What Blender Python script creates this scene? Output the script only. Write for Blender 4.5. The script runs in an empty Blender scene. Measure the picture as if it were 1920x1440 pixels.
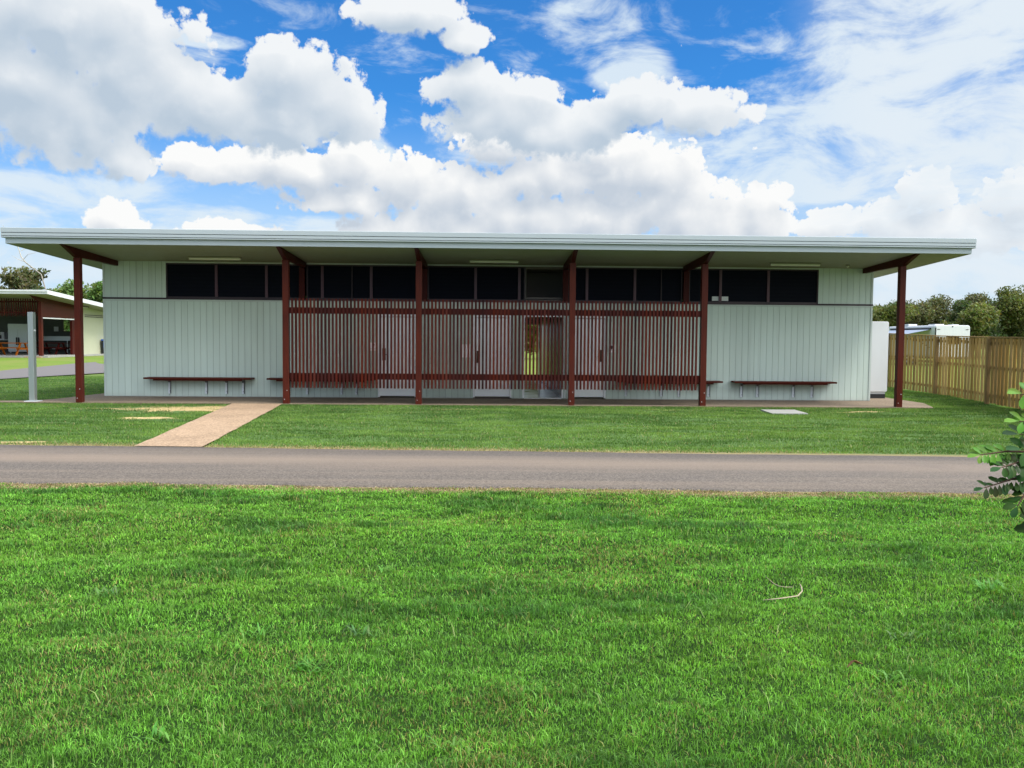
import bpy, math, random
import numpy as np
from mathutils import Vector, Matrix

S = bpy.context.scene
COL = S.collection
R = math.radians

# ------------------------------------------------------------------ camera
cd = bpy.data.cameras.new("camera"); cam = bpy.data.objects.new("camera", cd); COL.objects.link(cam)
cd.sensor_width = 36.0; cd.lens = 36.0 * 1600 / 1920; cd.clip_start = 0.05; cd.clip_end = 3000
yaw, pitch, roll = 0.0272, -0.0516, 0.0081
F_ = Vector((math.sin(yaw) * math.cos(pitch), math.cos(yaw) * math.cos(pitch), math.sin(pitch)))
R_ = Vector((math.cos(yaw), -math.sin(yaw), 0)); U_ = R_.cross(F_)
RI = math.cos(roll) * R_ + math.sin(roll) * U_; UI = -math.sin(roll) * R_ + math.cos(roll) * U_
m = Matrix((RI, UI, -F_)).transposed().to_4x4(); m.translation = Vector((0, 0, 1.6))
cam.matrix_world = m
S.camera = cam

# ------------------------------------------------------------------ node helper
class NG:
    """small helper that wires shader nodes"""
    def __init__(s, tree):
        s.t = tree; s.n = tree.nodes; s.l = tree.links; s.n.clear()
    def new(s, typ, **kw):
        n = s.n.new(typ)
        for k, v in kw.items(): setattr(n, k, v)
        return n
    def put(s, sock, v):
        if v is None: return
        if isinstance(v, bpy.types.NodeSocket): s.l.new(v, sock)
        else:
            if sock.type == 'RGBA' and len(v) == 3: v = (*v, 1)
            sock.default_value = v
    def m(s, op, a, b=None, c=None, clamp=False):
        n = s.new('ShaderNodeMath', operation=op, use_clamp=clamp)
        s.put(n.inputs[0], a); s.put(n.inputs[1], b)
        if c is not None: s.put(n.inputs[2], c)
        return n.outputs[0]
    def v(s, op, a, b=None, c=None):
        n = s.new('ShaderNodeVectorMath', operation=op)
        s.put(n.inputs[0], a)
        if op == 'SCALE': s.put(n.inputs['Scale'], b)
        else:
            if b is not None: s.put(n.inputs[1], b)
            if c is not None: s.put(n.inputs[2], c)
        return n.outputs['Value'] if op in ('LENGTH', 'DOT_PRODUCT', 'DISTANCE') else n.outputs[0]
    def mix(s, f, a, b, blend='MIX'):
        n = s.new('ShaderNodeMix', data_type='RGBA', blend_type=blend)
        s.put(n.inputs[0], f); s.put(n.inputs[6], a); s.put(n.inputs[7], b)
        return n.outputs[2]
    def ramp(s, f, stops, interp='LINEAR'):
        n = s.new('ShaderNodeValToRGB'); s.put(n.inputs[0], f)
        cr = n.color_ramp; cr.interpolation = interp
        while len(cr.elements) < len(stops): cr.elements.new(0.5)
        for e, (p, c) in zip(cr.elements, stops):
            e.position = p; e.color = (*c, 1) if len(c) == 3 else c
        return n.outputs[0]
    def smooth(s, x, a, b, to0=0.0, to1=1.0):
        n = s.new('ShaderNodeMapRange', interpolation_type='SMOOTHSTEP')
        s.put(n.inputs[0], x); s.put(n.inputs[1], a); s.put(n.inputs[2], b); s.put(n.inputs[3], to0); s.put(n.inputs[4], to1)
        return n.outputs[0]
    def lin(s, x, a, b, to0=0.0, to1=1.0):
        n = s.new('ShaderNodeMapRange'); n.clamp = True
        s.put(n.inputs[0], x); s.put(n.inputs[1], a); s.put(n.inputs[2], b); s.put(n.inputs[3], to0); s.put(n.inputs[4], to1)
        return n.outputs[0]
    def noise(s, vec, scale, detail=4, rough=0.5, dist=0.0, lac=2.0, out=0, dim='3D'):
        n = s.new('ShaderNodeTexNoise', noise_dimensions=dim)
        s.put(n.inputs['Vector'], vec); s.put(n.inputs['Scale'], scale); s.put(n.inputs['Detail'], detail)
        s.put(n.inputs['Roughness'], rough); s.put(n.inputs['Distortion'], dist); s.put(n.inputs['Lacunarity'], lac)
        return n.outputs[out]
    def voro(s, vec, scale, detail=0, rough=0.5, feature='F1', out='Distance', dim='3D', lac=2.0):
        n = s.new('ShaderNodeTexVoronoi', feature=feature, voronoi_dimensions=dim)
        s.put(n.inputs['Vector'], vec); s.put(n.inputs['Scale'], scale)
        s.put(n.inputs['Detail'], detail); s.put(n.inputs['Roughness'], rough); s.put(n.inputs['Lacunarity'], lac)
        return n.outputs[out]
    def xyz(s, x, y, z=0.0):
        n = s.new('ShaderNodeCombineXYZ'); s.put(n.inputs[0], x); s.put(n.inputs[1], y); s.put(n.inputs[2], z); return n.outputs[0]
    def sep(s, vec):
        n = s.new('ShaderNodeSeparateXYZ'); s.put(n.inputs[0], vec); return n.outputs

# ------------------------------------------------------------------ sun, sky, exposure
SUN_EL, SUN_AZ = 56.0, 118.0            # azimuth clockwise from +Y (the view direction): to the right and behind the camera
sd = bpy.data.lights.new("sun", 'SUN'); sun = bpy.data.objects.new("sun", sd); COL.objects.link(sun)
sd.energy = 3.6; sd.angle = R(16); sd.color = (1.0, 0.95, 0.87)
sdir = Vector((math.sin(R(SUN_AZ)) * math.cos(R(SUN_EL)), math.cos(R(SUN_AZ)) * math.cos(R(SUN_EL)), math.sin(R(SUN_EL))))
sun.rotation_euler = (-sdir).to_track_quat('-Z', 'Y').to_euler()
sun.location = (20, -20, 40)

W = bpy.data.worlds.new("World"); S.world = W; W.use_nodes = True
g = NG(W.node_tree)
SKYK = 0.10
# where the clouds stand: (azimuth, elevation, half width, half height) in degrees
SKY = {
 'FRONT':[(-26.1, 17.46, 7.31, 3.26), (-27.53, 13.58, 5.37, 3.38), (-23.93, 12.86, 2.64, 3.23), (-22.81, 10.75, 1.49, 1.53), (-22.14, 15.73, 3.95, 3.17), (-17.59, 14.42, 5.51, 2.5), (-12.41, 15.31, 4.05, 2.62), (-10.07, 14.83, 2.39, 2.97), (-13.74, 13.62, 5.03, 1.89), (-5.27, 20.25, 3.48, 1.25), (-1.85, 19.1, 1.61, 1.04), (-1.41, 15.97, 2.82, 1.9), (0.71, 14.55, 4.23, 2.0), (3.9, 13.42, 4.21, 1.63), (9.81, 15.12, 3.08, 1.43), (13.58, 14.44, 3.16, 1.46), (7.4, 14.21, 2.43, 1.45)],
 'BACK':[(-12.43, 10.65, 5.1, 1.37), (-16.68, 10.46, 3.58, 1.02), (-9.22, 11.07, 2.06, 1.58), (-19.34, 10.84, 1.25, 1.07), (-2.44, 9.16, 3.89, 2.37), (-5.6, 10.1, 2.45, 2.01), (3.22, 10.75, 4.23, 2.01), (9.19, 10.71, 4.47, 2.32), (11.99, 8.81, 3.72, 2.67), (4.66, 8.02, 7.68, 2.05), (17.87, 7.98, 1.68, 1.91), (-23.1, 6.94, 1.54, 1.26), (-16.71, 6.74, 2.6, 0.73), (21.88, 7.19, 1.85, 1.17), (25.83, 7.18, 2.6, 1.32), (29.01, 6.4, 4.04, 1.39), (27.23, 8.97, 1.42, 1.54), (-1.5, 7.0, 9.0, 1.8), (7.5, 12.4, 3.2, 1.2), (1.0, 12.6, 3.2, 1.6), (-9.5, 9.0, 4.0, 1.0), (14.5, 7.2, 3.0, 1.6), (32.5, 8.2, 2.5, 1.6)],
 'HIGH':[(27.26, 16.99, 8.66, 5.23), (21.73, 13.08, 7.64, 2.76), (14.3, 11.89, 6.52, 3.84), (6.62, 19.73, 3.8, 2.53), (9.08, 17.51, 3.09, 1.85), (-27.09, 8.34, 7.57, 1.44), (-17.03, 6.96, 11.09, 1.31), (-18.18, 17.85, 3.17, 0.5), (28.34, 9.81, 6.86, 2.71), (21.5, 9.94, 4.84, 1.9), (-7.68, 11.53, 2.08, 1.48), (-5.59, 4.5, 43.78, 2.6), (31.0, 4.0, 9.0, 3.4), (33.0, 12.5, 5.0, 4.0)],
}
tc = g.new('ShaderNodeTexCoord')
dx, dy, dz = g.sep(tc.outputs['Generated'])
az = g.m('MULTIPLY', g.m('ARCTAN2', dx, dy), 57.2958)
el = g.m('MULTIPLY', g.m('ARCSINE', dz), 57.2958)
P = g.xyz(az, el, 0.0)
def blobs(P, key):
    cur = None
    for (a, e, ra, re) in SKY[key]:
        q = g.v('LENGTH', g.v('MULTIPLY_ADD', P, (1 / ra, 1 / re, 1), (-a / ra, -e / re, 0)))
        cur = q if cur is None else g.m('SMOOTH_MIN', cur, q, 0.22)
    return g.m('SUBTRACT', 1.0, cur)
def fill(P, thr, seed):
    # clouds for the rest of the sky, away from the view
    n = g.noise(g.v('ADD', P, (seed, seed * 2, 5)), 0.045, 1, 0.5, dim='2D')
    away = g.smooth(g.m('ABSOLUTE', g.m('SUBTRACT', az, 1.4)), 33, 42)
    up = g.smooth(el, 22, 30)
    return g.m('MULTIPLY', g.m('SUBTRACT', n, thr), g.m('MULTIPLY', g.m('MAXIMUM', away, up), 5.0))
def cloud(key, seed, dark, bright, soft, sc, thr=0.5):
    def base(P):
        b = g.m('MULTIPLY_ADD', g.m('MAXIMUM', blobs(P, key), g.m('SUBTRACT', fill(P, thr, seed), 0.4)), 1.5, 0.28)
        return g.m('SUBTRACT', g.m('MINIMUM', b, 1.35), g.smooth(b, -0.15, -0.8, 0.0, 1.5))
    def low(P):
        Q = g.v('ADD', P, (seed, seed * 1.7, seed))
        n = g.noise(Q, sc, 1.5, 0.55, dim='2D')
        v = g.voro(Q, sc * 1.3, 0, 0.5, feature='SMOOTH_F1', dim='2D')
        return g.m('ADD', g.m('MULTIPLY', n, 1.5), g.m('MULTIPLY', v, -0.55))
    def fine(P):
        Q = g.v('ADD', P, (seed * 2, seed * 1.3, seed))
        n = g.noise(Q, sc * 3.2, 5, 0.62, dim='2D')
        v = g.voro(Q, sc * 3.6, 1, 0.6, dim='2D')
        return g.m('ADD', g.m('MULTIPLY', g.m('SUBTRACT', n, 0.5), 1.3), g.m('MULTIPLY', g.m('SUBTRACT', 0.42, v), 0.36))
    P2 = g.v('ADD', P, (0.55, 1.30, 0))
    b0, l0, f0 = base(P), low(P), fine(P)
    s0 = g.m('ADD', b0, l0); s1 = g.m('ADD', base(P2), low(P2))
    d0 = g.m('ADD', g.m('ADD', s0, f0), -0.52)
    lit = g.m('MULTIPLY_ADD', g.m('SUBTRACT', s0, s1), 0.62, 0.66)
    lit = g.m('ADD', lit, g.m('MULTIPLY', f0, 0.30))
    lit = g.m('SUBTRACT', lit, g.m('MULTIPLY', g.smooth(d0, 0.1, 1.5), 0.50))
    lit = g.lin(lit, 0.02, 1.0)
    # crisp towers on the lit side, frayed soft bases on the shaded side
    wd = g.m('MULTIPLY_ADD', g.smooth(lit, 0.65, 0.10), soft * 1.6, soft)
    return g.smooth(g.m('DIVIDE', d0, wd), 0.0, 1.0), g.mix(lit, dark, bright)
sky = g.new('ShaderNodeTexSky', sky_type='NISHITA', sun_disc=False, sun_elevation=R(SUN_EL), sun_rotation=R(SUN_AZ))
sky.air_density = 1.0; sky.dust_density = 0.3; sky.ozone_density = 1.5
blue = g.mix(1.0, sky.outputs[0], (0.26, 0.86, 1.46), 'MULTIPLY')
K = 1 / SKYK
def k3(r, gg, b): return (r * K * .87, gg * K * .87, b * K * .87)
# high thin cloud, drawn out and combed by the wind
wq = g.noise(g.v('MULTIPLY', P, (0.10, 0.22, 1)), 1.0, 1, 0.5, out=1, dim='2D')
Ph = g.v('MULTIPLY_ADD', wq, (6, 3, 0), P)
nh = g.noise(g.v('MULTIPLY', Ph, (0.16, 0.42, 1)), 1.0, 6, 0.62, 0.1, dim='2D')
bh = g.m('MAXIMUM', blobs(P, 'HIGH'), g.m('SUBTRACT', fill(P, 0.47, 31.0), 0.1))
ah = g.smooth(g.m('ADD', g.m('MINIMUM', g.m('MULTIPLY', bh, 1.5), 0.5), g.m('MULTIPLY', g.m('SUBTRACT', nh, 0.5), 2.6)), -0.16, 0.78, 0.0, 0.93)
veil = g.smooth(el, 16, 2, 0.0, 0.78)
c = g.mix(veil, blue, k3(0.66, 0.80, 0.93))
c = g.mix(ah, c, k3(0.74, 0.85, 0.94))
ab, cb = cloud('BACK', 7.3, k3(0.56, 0.63, 0.72), k3(0.97, 0.975, 0.97), 0.22, 0.40)
c = g.mix(ab, c, cb)
c = g.mix(g.m('MULTIPLY', g.smooth(az, 18, 25), g.smooth(nh, 0.30, 0.62, 0.35, 0.80)), c, k3(0.78, 0.86, 0.93))   # thin high haze over the right of the sky
af, cf = cloud('FRONT', 41.7, k3(0.50, 0.60, 0.71), k3(0.89, 0.92, 0.945), 0.26, 0.30)
c = g.mix(af, c, cf)
# extra brightness added to the sun-side sky behind the camera to light the facade
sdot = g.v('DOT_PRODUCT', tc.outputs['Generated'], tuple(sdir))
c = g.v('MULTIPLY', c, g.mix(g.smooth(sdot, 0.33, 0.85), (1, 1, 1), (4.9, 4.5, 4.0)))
below = g.smooth(dz, -0.02, 0.0)
c = g.mix(below, k3(0.25, 0.30, 0.25), c)
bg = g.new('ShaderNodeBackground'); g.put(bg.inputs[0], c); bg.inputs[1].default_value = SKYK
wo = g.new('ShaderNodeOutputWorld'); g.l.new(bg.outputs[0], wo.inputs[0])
W.cycles.sampling_method = 'NONE'

S.view_settings.view_transform = 'Standard'; S.view_settings.look = 'None'
S.view_settings.exposure = 0.2; S.view_settings.gamma = 1.0
S.cycles.max_bounces = 6; S.cycles.diffuse_bounces = 3; S.cycles.glossy_bounces = 2; S.cycles.transmission_bounces = 3
S.cycles.transparent_max_bounces = 6

# ------------------------------------------------------------------ mesh helpers
class MB:
    """collects faces and links them as ONE mesh object"""
    def __init__(s): s.v = []; s.f = []
    def add(s, vs, fs):
        o = len(s.v); s.v += [tuple(p) for p in vs]; s.f += [tuple(i + o for i in f) for f in fs]; return s
    def box(s, x0, x1, y0, y1, z0, z1):
        return s.add([(x0,y0,z0),(x1,y0,z0),(x1,y1,z0),(x0,y1,z0),(x0,y0,z1),(x1,y0,z1),(x1,y1,z1),(x0,y1,z1)],
              [(3,2,1,0),(4,5,6,7),(0,1,5,4),(1,2,6,5),(2,3,7,6),(3,0,4,7)])
    def hexa(s, p):
        return s.add(p, [(3,2,1,0),(4,5,6,7),(0,1,5,4),(1,2,6,5),(2,3,7,6),(3,0,4,7)])
    def prism(s, poly, axis, a, b):
        """poly: 2D outline; axis 'x': (y,z) swept in x, 'y': (x,z), 'z': (x,y)"""
        n = len(poly)
        def P(p, t): return {'x': (t, p[0], p[1]), 'y': (p[0], t, p[1]), 'z': (p[0], p[1], t)}[axis]
        vs = [P(p, a) for p in poly] + [P(p, b) for p in poly]
        fs = [tuple(range(n))[::-1], tuple(range(n, 2 * n))] + [(i, (i + 1) % n, (i + 1) % n + n, i + n) for i in range(n)]
        return s.add(vs, fs)
    def tube(s, pts, rads, seg=8, cap=True):
        pts = [Vector(p) for p in pts]
        if not hasattr(rads, '__len__'): rads = [rads] * len(pts)
        vs = []; fs = []
        for i, p in enumerate(pts):
            d = (pts[min(i + 1, len(pts) - 1)] - pts[max(i - 1, 0)]).normalized()
            a = d.orthogonal().normalized() if i == 0 else (a - d * a.dot(d)).normalized()
            b = d.cross(a)
            for k in range(seg):
                t = 2 * math.pi * k / seg
                vs.append(p + (a * math.cos(t) + b * math.sin(t)) * rads[i])
        for i in range(len(pts) - 1):
            for k in range(seg):
                k2 = (k + 1) % seg
                fs.append((i * seg + k, i * seg + k2, (i + 1) * seg + k2, (i + 1) * seg + k))
        if cap: fs += [tuple(range(seg))[::-1], tuple(range((len(pts) - 1) * seg, len(pts) * seg))]
        return s.add(vs, fs)
    def build(s, name, mat, parent=None, bevel=0.0, smooth=False, origin=None):
        me = bpy.data.meshes.new(name)
        v = s.v
        if origin: v = [(a - origin[0], b - origin[1], c - origin[2]) for a, b, c in v]
        me.from_pydata(v, [], s.f); me.update()
        me.materials.append(mat)
        if smooth: me.polygons.foreach_set('use_smooth', [True] * len(me.polygons))
        o = bpy.data.objects.new(name, me); COL.objects.link(o)
        if origin: o.location = origin
        if parent: o.parent = parent
        if bevel:
            b = o.modifiers.new('bevel', 'BEVEL'); b.width = bevel; b.segments = 2; b.limit_method = 'ANGLE'; b.angle_limit = R(40)
            b.harden_normals = False
        return o
def tag(o, label=None, cat=None, group=None, kind=None):
    if label: o['label'] = label
    if cat: o['category'] = cat
    if group: o['group'] = group
    if kind: o['kind'] = kind
    return o
def thing(name, label, cat, group=None, loc=(0, 0, 0), rz=0):
    o = bpy.data.objects.new(name, None); COL.objects.link(o); o.location = loc; o.rotation_euler[2] = rz
    o.empty_display_size = 0.3
    return tag(o, label, cat, group)
def copy_tree(o, parent=None):
    c = o.copy(); COL.objects.link(c); c.parent = parent
    for ch in list(o.children): copy_tree(ch, c)
    return c
def np_mesh(name, verts, loops, starts, mat, cols=None, parent=None, smooth=False):
    me = bpy.data.meshes.new(name)
    me.vertices.add(len(verts)); me.vertices.foreach_set('co', np.ascontiguousarray(verts, np.float32).ravel())
    me.loops.add(len(loops)); me.loops.foreach_set('vertex_index', np.ascontiguousarray(loops, np.int32))
    me.polygons.add(len(starts)); me.polygons.foreach_set('loop_start', np.ascontiguousarray(starts, np.int32))
    if cols is not None:
        at = me.color_attributes.new('tint', 'FLOAT_COLOR', 'POINT')
        c4 = np.ones((len(verts), 4), np.float32); c4[:, :3] = cols
        at.data.foreach_set('color', c4.ravel())
    me.update(calc_edges=True); me.validate()
    me.materials.append(mat)
    o = bpy.data.objects.new(name, me); COL.objects.link(o)
    if parent: o.parent = parent
    return o
# lattice value noise in numpy
def vnoise(x, y, seed=0):
    rs = np.random.RandomState(seed); T = rs.rand(256, 256)
    xi = np.floor(x).astype(int); yi = np.floor(y).astype(int); fx = x - xi; fy = y - yi
    fx = fx * fx * (3 - 2 * fx); fy = fy * fy * (3 - 2 * fy)
    a = T[xi & 255, yi & 255]; b = T[(xi + 1) & 255, yi & 255]; c_ = T[xi & 255, (yi + 1) & 255]; d = T[(xi + 1) & 255, (yi + 1) & 255]
    return (a * (1 - fx) + b * fx) * (1 - fy) + (c_ * (1 - fx) + d * fx) * fy
def fbm(x, y, seed=0, oct=4, rough=0.5):
    s = 0; a = 1; t = 0
    for i in range(oct):
        s = s + a * vnoise(x * 2 ** i + 13.7 * i, y * 2 ** i + 7.1 * i, seed + i); t += a; a *= rough
    return s / t

# ------------------------------------------------------------------ materials
MATS = {}
def mat(name, fn):
    mt = bpy.data.materials.new(name); mt.use_nodes = True; g = NG(mt.node_tree)
    out = g.new('ShaderNodeOutputMaterial'); fn(g, out); MATS[name] = mt; return mt
def princ(g, out, color, rough=0.5, spec=0.5, metal=0.0, normal=None, extra=None):
    b = g.new('ShaderNodeBsdfPrincipled')
    g.put(b.inputs['Base Color'], color); g.put(b.inputs['Roughness'], rough); g.put(b.inputs['Specular IOR Level'], spec)
    g.put(b.inputs['Metallic'], metal)
    if normal is not None: g.put(b.inputs['Normal'], normal)
    g.l.new(b.outputs[0], out.inputs[0]); return b
def bump(g, h, strength=0.3, dist=0.01):
    n = g.new('ShaderNodeBump'); g.put(n.inputs['Height'], h); n.inputs['Strength'].default_value = strength; n.inputs['Distance'].default_value = dist
    return n.outputs[0]
def objco(g): return g.new('ShaderNodeTexCoord').outputs['Object']
def worldco(g): return g.new('ShaderNodeNewGeometry').outputs['Position']

def paint(col, rough=0.5, var=0.06, spec=0.4, bs=0.05):
    def fn(g, out):
        p = worldco(g)
        n = g.noise(p, 1.3, 5, 0.6); n2 = g.noise(g.v('MULTIPLY', p, (6, 6, 0.6)), 1.0, 4, 0.6)
        k = g.m('MULTIPLY_ADD', g.m('ADD', n, n2), var * 2, 1 - var * 2)
        c = g.v('SCALE', col, k)
        princ(g, out, c, g.lin(n2, 0.3, 0.7, rough - 0.06, rough + 0.08), spec, normal=bump(g, g.noise(p, 90, 2), bs, 0.002))
    return fn
def cladding(g, out):
    p = worldco(g); x, y, z = g.sep(p)
    board = g.m('FLOOR', g.m('DIVIDE', g.m('ADD', x, 20.0), 0.1667))
    wn = g.new('ShaderNodeTexWhiteNoise', noise_dimensions='1D'); g.put(wn.inputs['W'], board)
    n = g.noise(g.v('MULTIPLY', p, (1, 1, 0.5)), 1.1, 5, 0.6)
    foot = g.m('MULTIPLY', g.smooth(g.m('ADD', z, g.m('MULTIPLY', g.noise(p, 3.0, 4), 0.12)), 0.26, 0.05), 0.22)   # splash stains at the foot
    st = g.noise(g.v('MULTIPLY', p, (9, 9, 0.35)), 1.0, 4, 0.6)
    k = g.m('ADD', g.m('MULTIPLY', wn.outputs[0], 0.07), g.m('MULTIPLY_ADD', n, 0.18, 0.83))
    k = g.m('SUBTRACT', k, g.smooth(st, 0.52, 0.75, 0, 0.10))
    c = g.v('SCALE', (0.525, 0.620, 0.565), k)
    c = g.mix(foot, c, (0.33, 0.32, 0.27))
    princ(g, out, c, 0.55, 0.35, normal=bump(g, g.noise(g.v('MULTIPLY', p, (60, 60, 12)), 1.0, 3), 0.12, 0.002))
mat('cladding', cladding)
def timber(c1, c2, rough=0.42, island=0.0, spec=0.10):
    """oiled hardwood with grain drawn along z"""
    def fn(g, out):
        p = worldco(g)
        n = g.noise(g.v('MULTIPLY', p, (26, 26, 1.6)), 1.0, 5, 0.6, 0.6)
        n2 = g.noise(p, 1.4, 3, 0.5)
        ri = g.new('ShaderNodeNewGeometry').outputs['Random Per Island']
        t = g.m('ADD', g.m('MULTIPLY', n, 0.8), g.m('MULTIPLY', g.m('SUBTRACT', ri, 0.5), island), clamp=True)
        t = g.m('ADD', t, g.m('MULTIPLY', g.m('SUBTRACT', n2, 0.5), 0.5), clamp=True)
        c = g.mix(t, c1, c2)
        hs = g.new('ShaderNodeHueSaturation'); g.put(hs.inputs['Color'], c)
        g.put(hs.inputs['Saturation'], g.m('MULTIPLY_ADD', g.m('SUBTRACT', g.m('FRACT', g.m('MULTIPLY', ri, 7.31)), 0.5), island * 0.25, 1.08))
        g.put(hs.inputs['Value'], g.m('MULTIPLY_ADD', g.m('SUBTRACT', g.m('FRACT', g.m('MULTIPLY', ri, 3.77)), 0.5), island * 0.8, 1.0))
        princ(g, out, hs.outputs[0], rough, spec, normal=bump(g, n, 0.25, 0.003))
    return fn
mat('jarrah', timber((0.036, 0.0105, 0.0095), (0.122, 0.029, 0.018)))
mat('jarrah_batten', timber((0.028, 0.0085, 0.009), (0.100, 0.024, 0.016), 0.5, 0.6, 0.08))
mat('jarrah_dark', timber((0.026, 0.006, 0.006), (0.080, 0.014, 0.010)))
mat('jarrah_bench', timber((0.045, 0.011, 0.009), (0.120, 0.028, 0.018)))
mat('pine_orange', timber((0.28, 0.085, 0.025), (0.46, 0.16, 0.05)))
mat('treated_pine', timber((0.285, 0.180, 0.072), (0.60, 0.405, 0.180), 0.7, 0.5))
mat('treated_pine_post', timber((0.19, 0.125, 0.058), (0.38, 0.26, 0.125), 0.75, 0.3))
mat('soffit', paint((0.235, 0.235, 0.165), 0.6))
mat('fascia', paint((0.36, 0.405, 0.43), 0.4, 0.03, 0.25))
mat('roof_sheet', paint((0.55, 0.58, 0.60), 0.4))
mat('gutter_dark', paint((0.20, 0.22, 0.24), 0.5))
mat('trim_light', paint((0.46, 0.52, 0.49), 0.5))
mat('trim_dark', paint((0.030, 0.016, 0.022), 0.45))
mat('mullion', paint((0.075, 0.030, 0.045), 0.4))
mat('recess', paint((0.13, 0.115, 0.11), 0.8))
mat('dark_inside', paint((0.012, 0.012, 0.014), 0.9))
mat('door_leaf', paint((0.88, 0.90, 0.92), 0.4, 0.02))
mat('white_frame', paint((0.84, 0.85, 0.88), 0.4, 0.03))
mat('hardware', lambda g, o: princ(g, o, (0.06, 0.045, 0.030), 0.5, 0.5, 0.3))
mat('white_plastic', paint((0.76, 0.78, 0.80), 0.35, 0.02))
mat('white_enamel', paint((0.56, 0.57, 0.59), 0.3, 0.03))
mat('black_plastic', paint((0.015, 0.016, 0.018), 0.5))
mat('passage_wall', paint((0.40, 0.33, 0.30), 0.35))
mat('galv', lambda g, o: princ(g, o, g.ramp(g.voro(worldco(g), 60), [(0, (0.52, 0.56, 0.60)), (1, (0.72, 0.76, 0.80))]), 0.5, 0.5, 0.2))
mat('galv_shaded', lambda g, o: princ(g, o, (0.16, 0.17, 0.18), 0.5, 0.5, 0.3))  # galvanised steel again, with side shade put into the colour
def steel_fn(g, o):
    n = g.noise(g.v('MULTIPLY', worldco(g), (80, 80, 2)), 1.0, 3)
    princ(g, o, g.mix(n, (0.42, 0.44, 0.43), (0.56, 0.58, 0.56)), 0.42, 0.5, 0.85, normal=bump(g, n, 0.05, 0.001))
mat('steel', steel_fn)
mat('diffuser', paint((0.62, 0.62, 0.52), 0.5, 0.02))
def glass_fn(g, o):
    p = worldco(g); x, y, z = g.sep(p)
    louv = g.m('SINE', g.m('MULTIPLY', z, 62))
    n = g.noise(p, 0.7, 2)
    c = g.mix(g.m('MULTIPLY', g.m('ADD', louv, 1), 0.25), (0.0045, 0.0055, 0.009), (0.009, 0.011, 0.018))
    princ(g, o, g.mix(n, c, (0.004, 0.005, 0.012)), 0.5, 0.04, normal=bump(g, louv, 0.15, 0.004))
mat('dark_glass', glass_fn)
def paper(g, o): princ(g, o, (0.62, 0.64, 0.66), 0.7)
mat('paper', paper)
mat('sign_white', paint((0.93, 0.93, 0.94), 0.3, 0.01))
mat('sign_black', paint((0.012, 0.012, 0.015), 0.5))
def concrete(c1, c2, agg=170.0):
    def fn(g, out):
        p = worldco(g)
        a = g.voro(p, agg, 0, out='Color')
        f = g.sep(a)[0]
        c = g.mix(f, c1, c2)
        n = g.noise(p, 0.9, 6, 0.6); n3 = g.noise(p, 12, 3, 0.6)
        c = g.mix(g.smooth(n, 0.35, 0.72, 0, 0.35), c, tuple(x * 0.62 for x in c1))
        c = g.mix(g.smooth(n3, 0.55, 0.75, 0, 0.25), c, tuple(min(1, x * 1.25) for x in c2))
        princ(g, out, c, 0.85, 0.3, normal=bump(g, g.noise(p, 120, 3), 0.4, 0.006))
    return fn
mat('aggregate', concrete((0.205, 0.138, 0.084), (0.44, 0.31, 0.205), 45))
mat('slab_concrete', concrete((0.145, 0.108, 0.074), (0.27, 0.205, 0.145), 45))
mat('grey_concrete', concrete((0.24, 0.24, 0.225), (0.33, 0.325, 0.30), 60))
mat('cream_wall', paint((0.385, 0.395, 0.285), 0.6))
mat('grey_wall', paint((0.085, 0.095, 0.085), 0.7))
def asphalt(g, out):
    p = worldco(g); x, y, z = g.sep(p)
    sp = g.sep(g.voro(p, 75, 0, out='Color'))[0]
    n = g.noise(p, 0.45, 5, 0.6)
    # dusty wheel track running along the road: wavy lengthwise bands
    yy = g.m('ADD', g.m('ADD', y, g.m('MULTIPLY', x, 0.062)), g.m('MULTIPLY', g.noise(g.v('MULTIPLY', p, (0.18, 1.2, 1)), 1.0, 3), 0.5))
    band = g.m('MULTIPLY', g.smooth(yy, 10.45, 11.0), g.smooth(yy, 12.1, 11.3))
    b2 = g.smooth(g.noise(g.v('MULTIPLY', p, (0.12, 2.6, 1)), 1.0, 5, 0.6), 0.42, 0.68)
    t = g.m('ADD', g.m('MULTIPLY', band, 0.62), g.m('MULTIPLY', b2, 0.38), clamp=True)
    c = g.mix(sp, (0.060, 0.052, 0.045), (0.152, 0.128, 0.110))
    c = g.mix(g.m('MULTIPLY', t, 0.72), c, (0.215, 0.166, 0.128))
    c = g.mix(g.smooth(n, 0.5, 0.8, 0, 0.4), c, (0.070, 0.062, 0.066))
    st = g.noise(g.v('MULTIPLY', p, (2.2, 9, 1)), 1.0, 5, 0.7)
    c = g.mix(g.smooth(st, 0.60, 0.78, 0, 0.35), c, (0.25, 0.21, 0.18))
    princ(g, out, c, 0.85, 0.25, normal=bump(g, g.noise(p, 160, 3), 0.5, 0.005))
mat('asphalt', asphalt)
def road_grey(g, out):
    p = worldco(g); sp = g.noise(p, 60, 3)
    princ(g, out, g.mix(sp, (0.105, 0.098, 0.098), (0.165, 0.152, 0.150)), 0.9, 0.2)
mat('side_road', road_grey)
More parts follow.
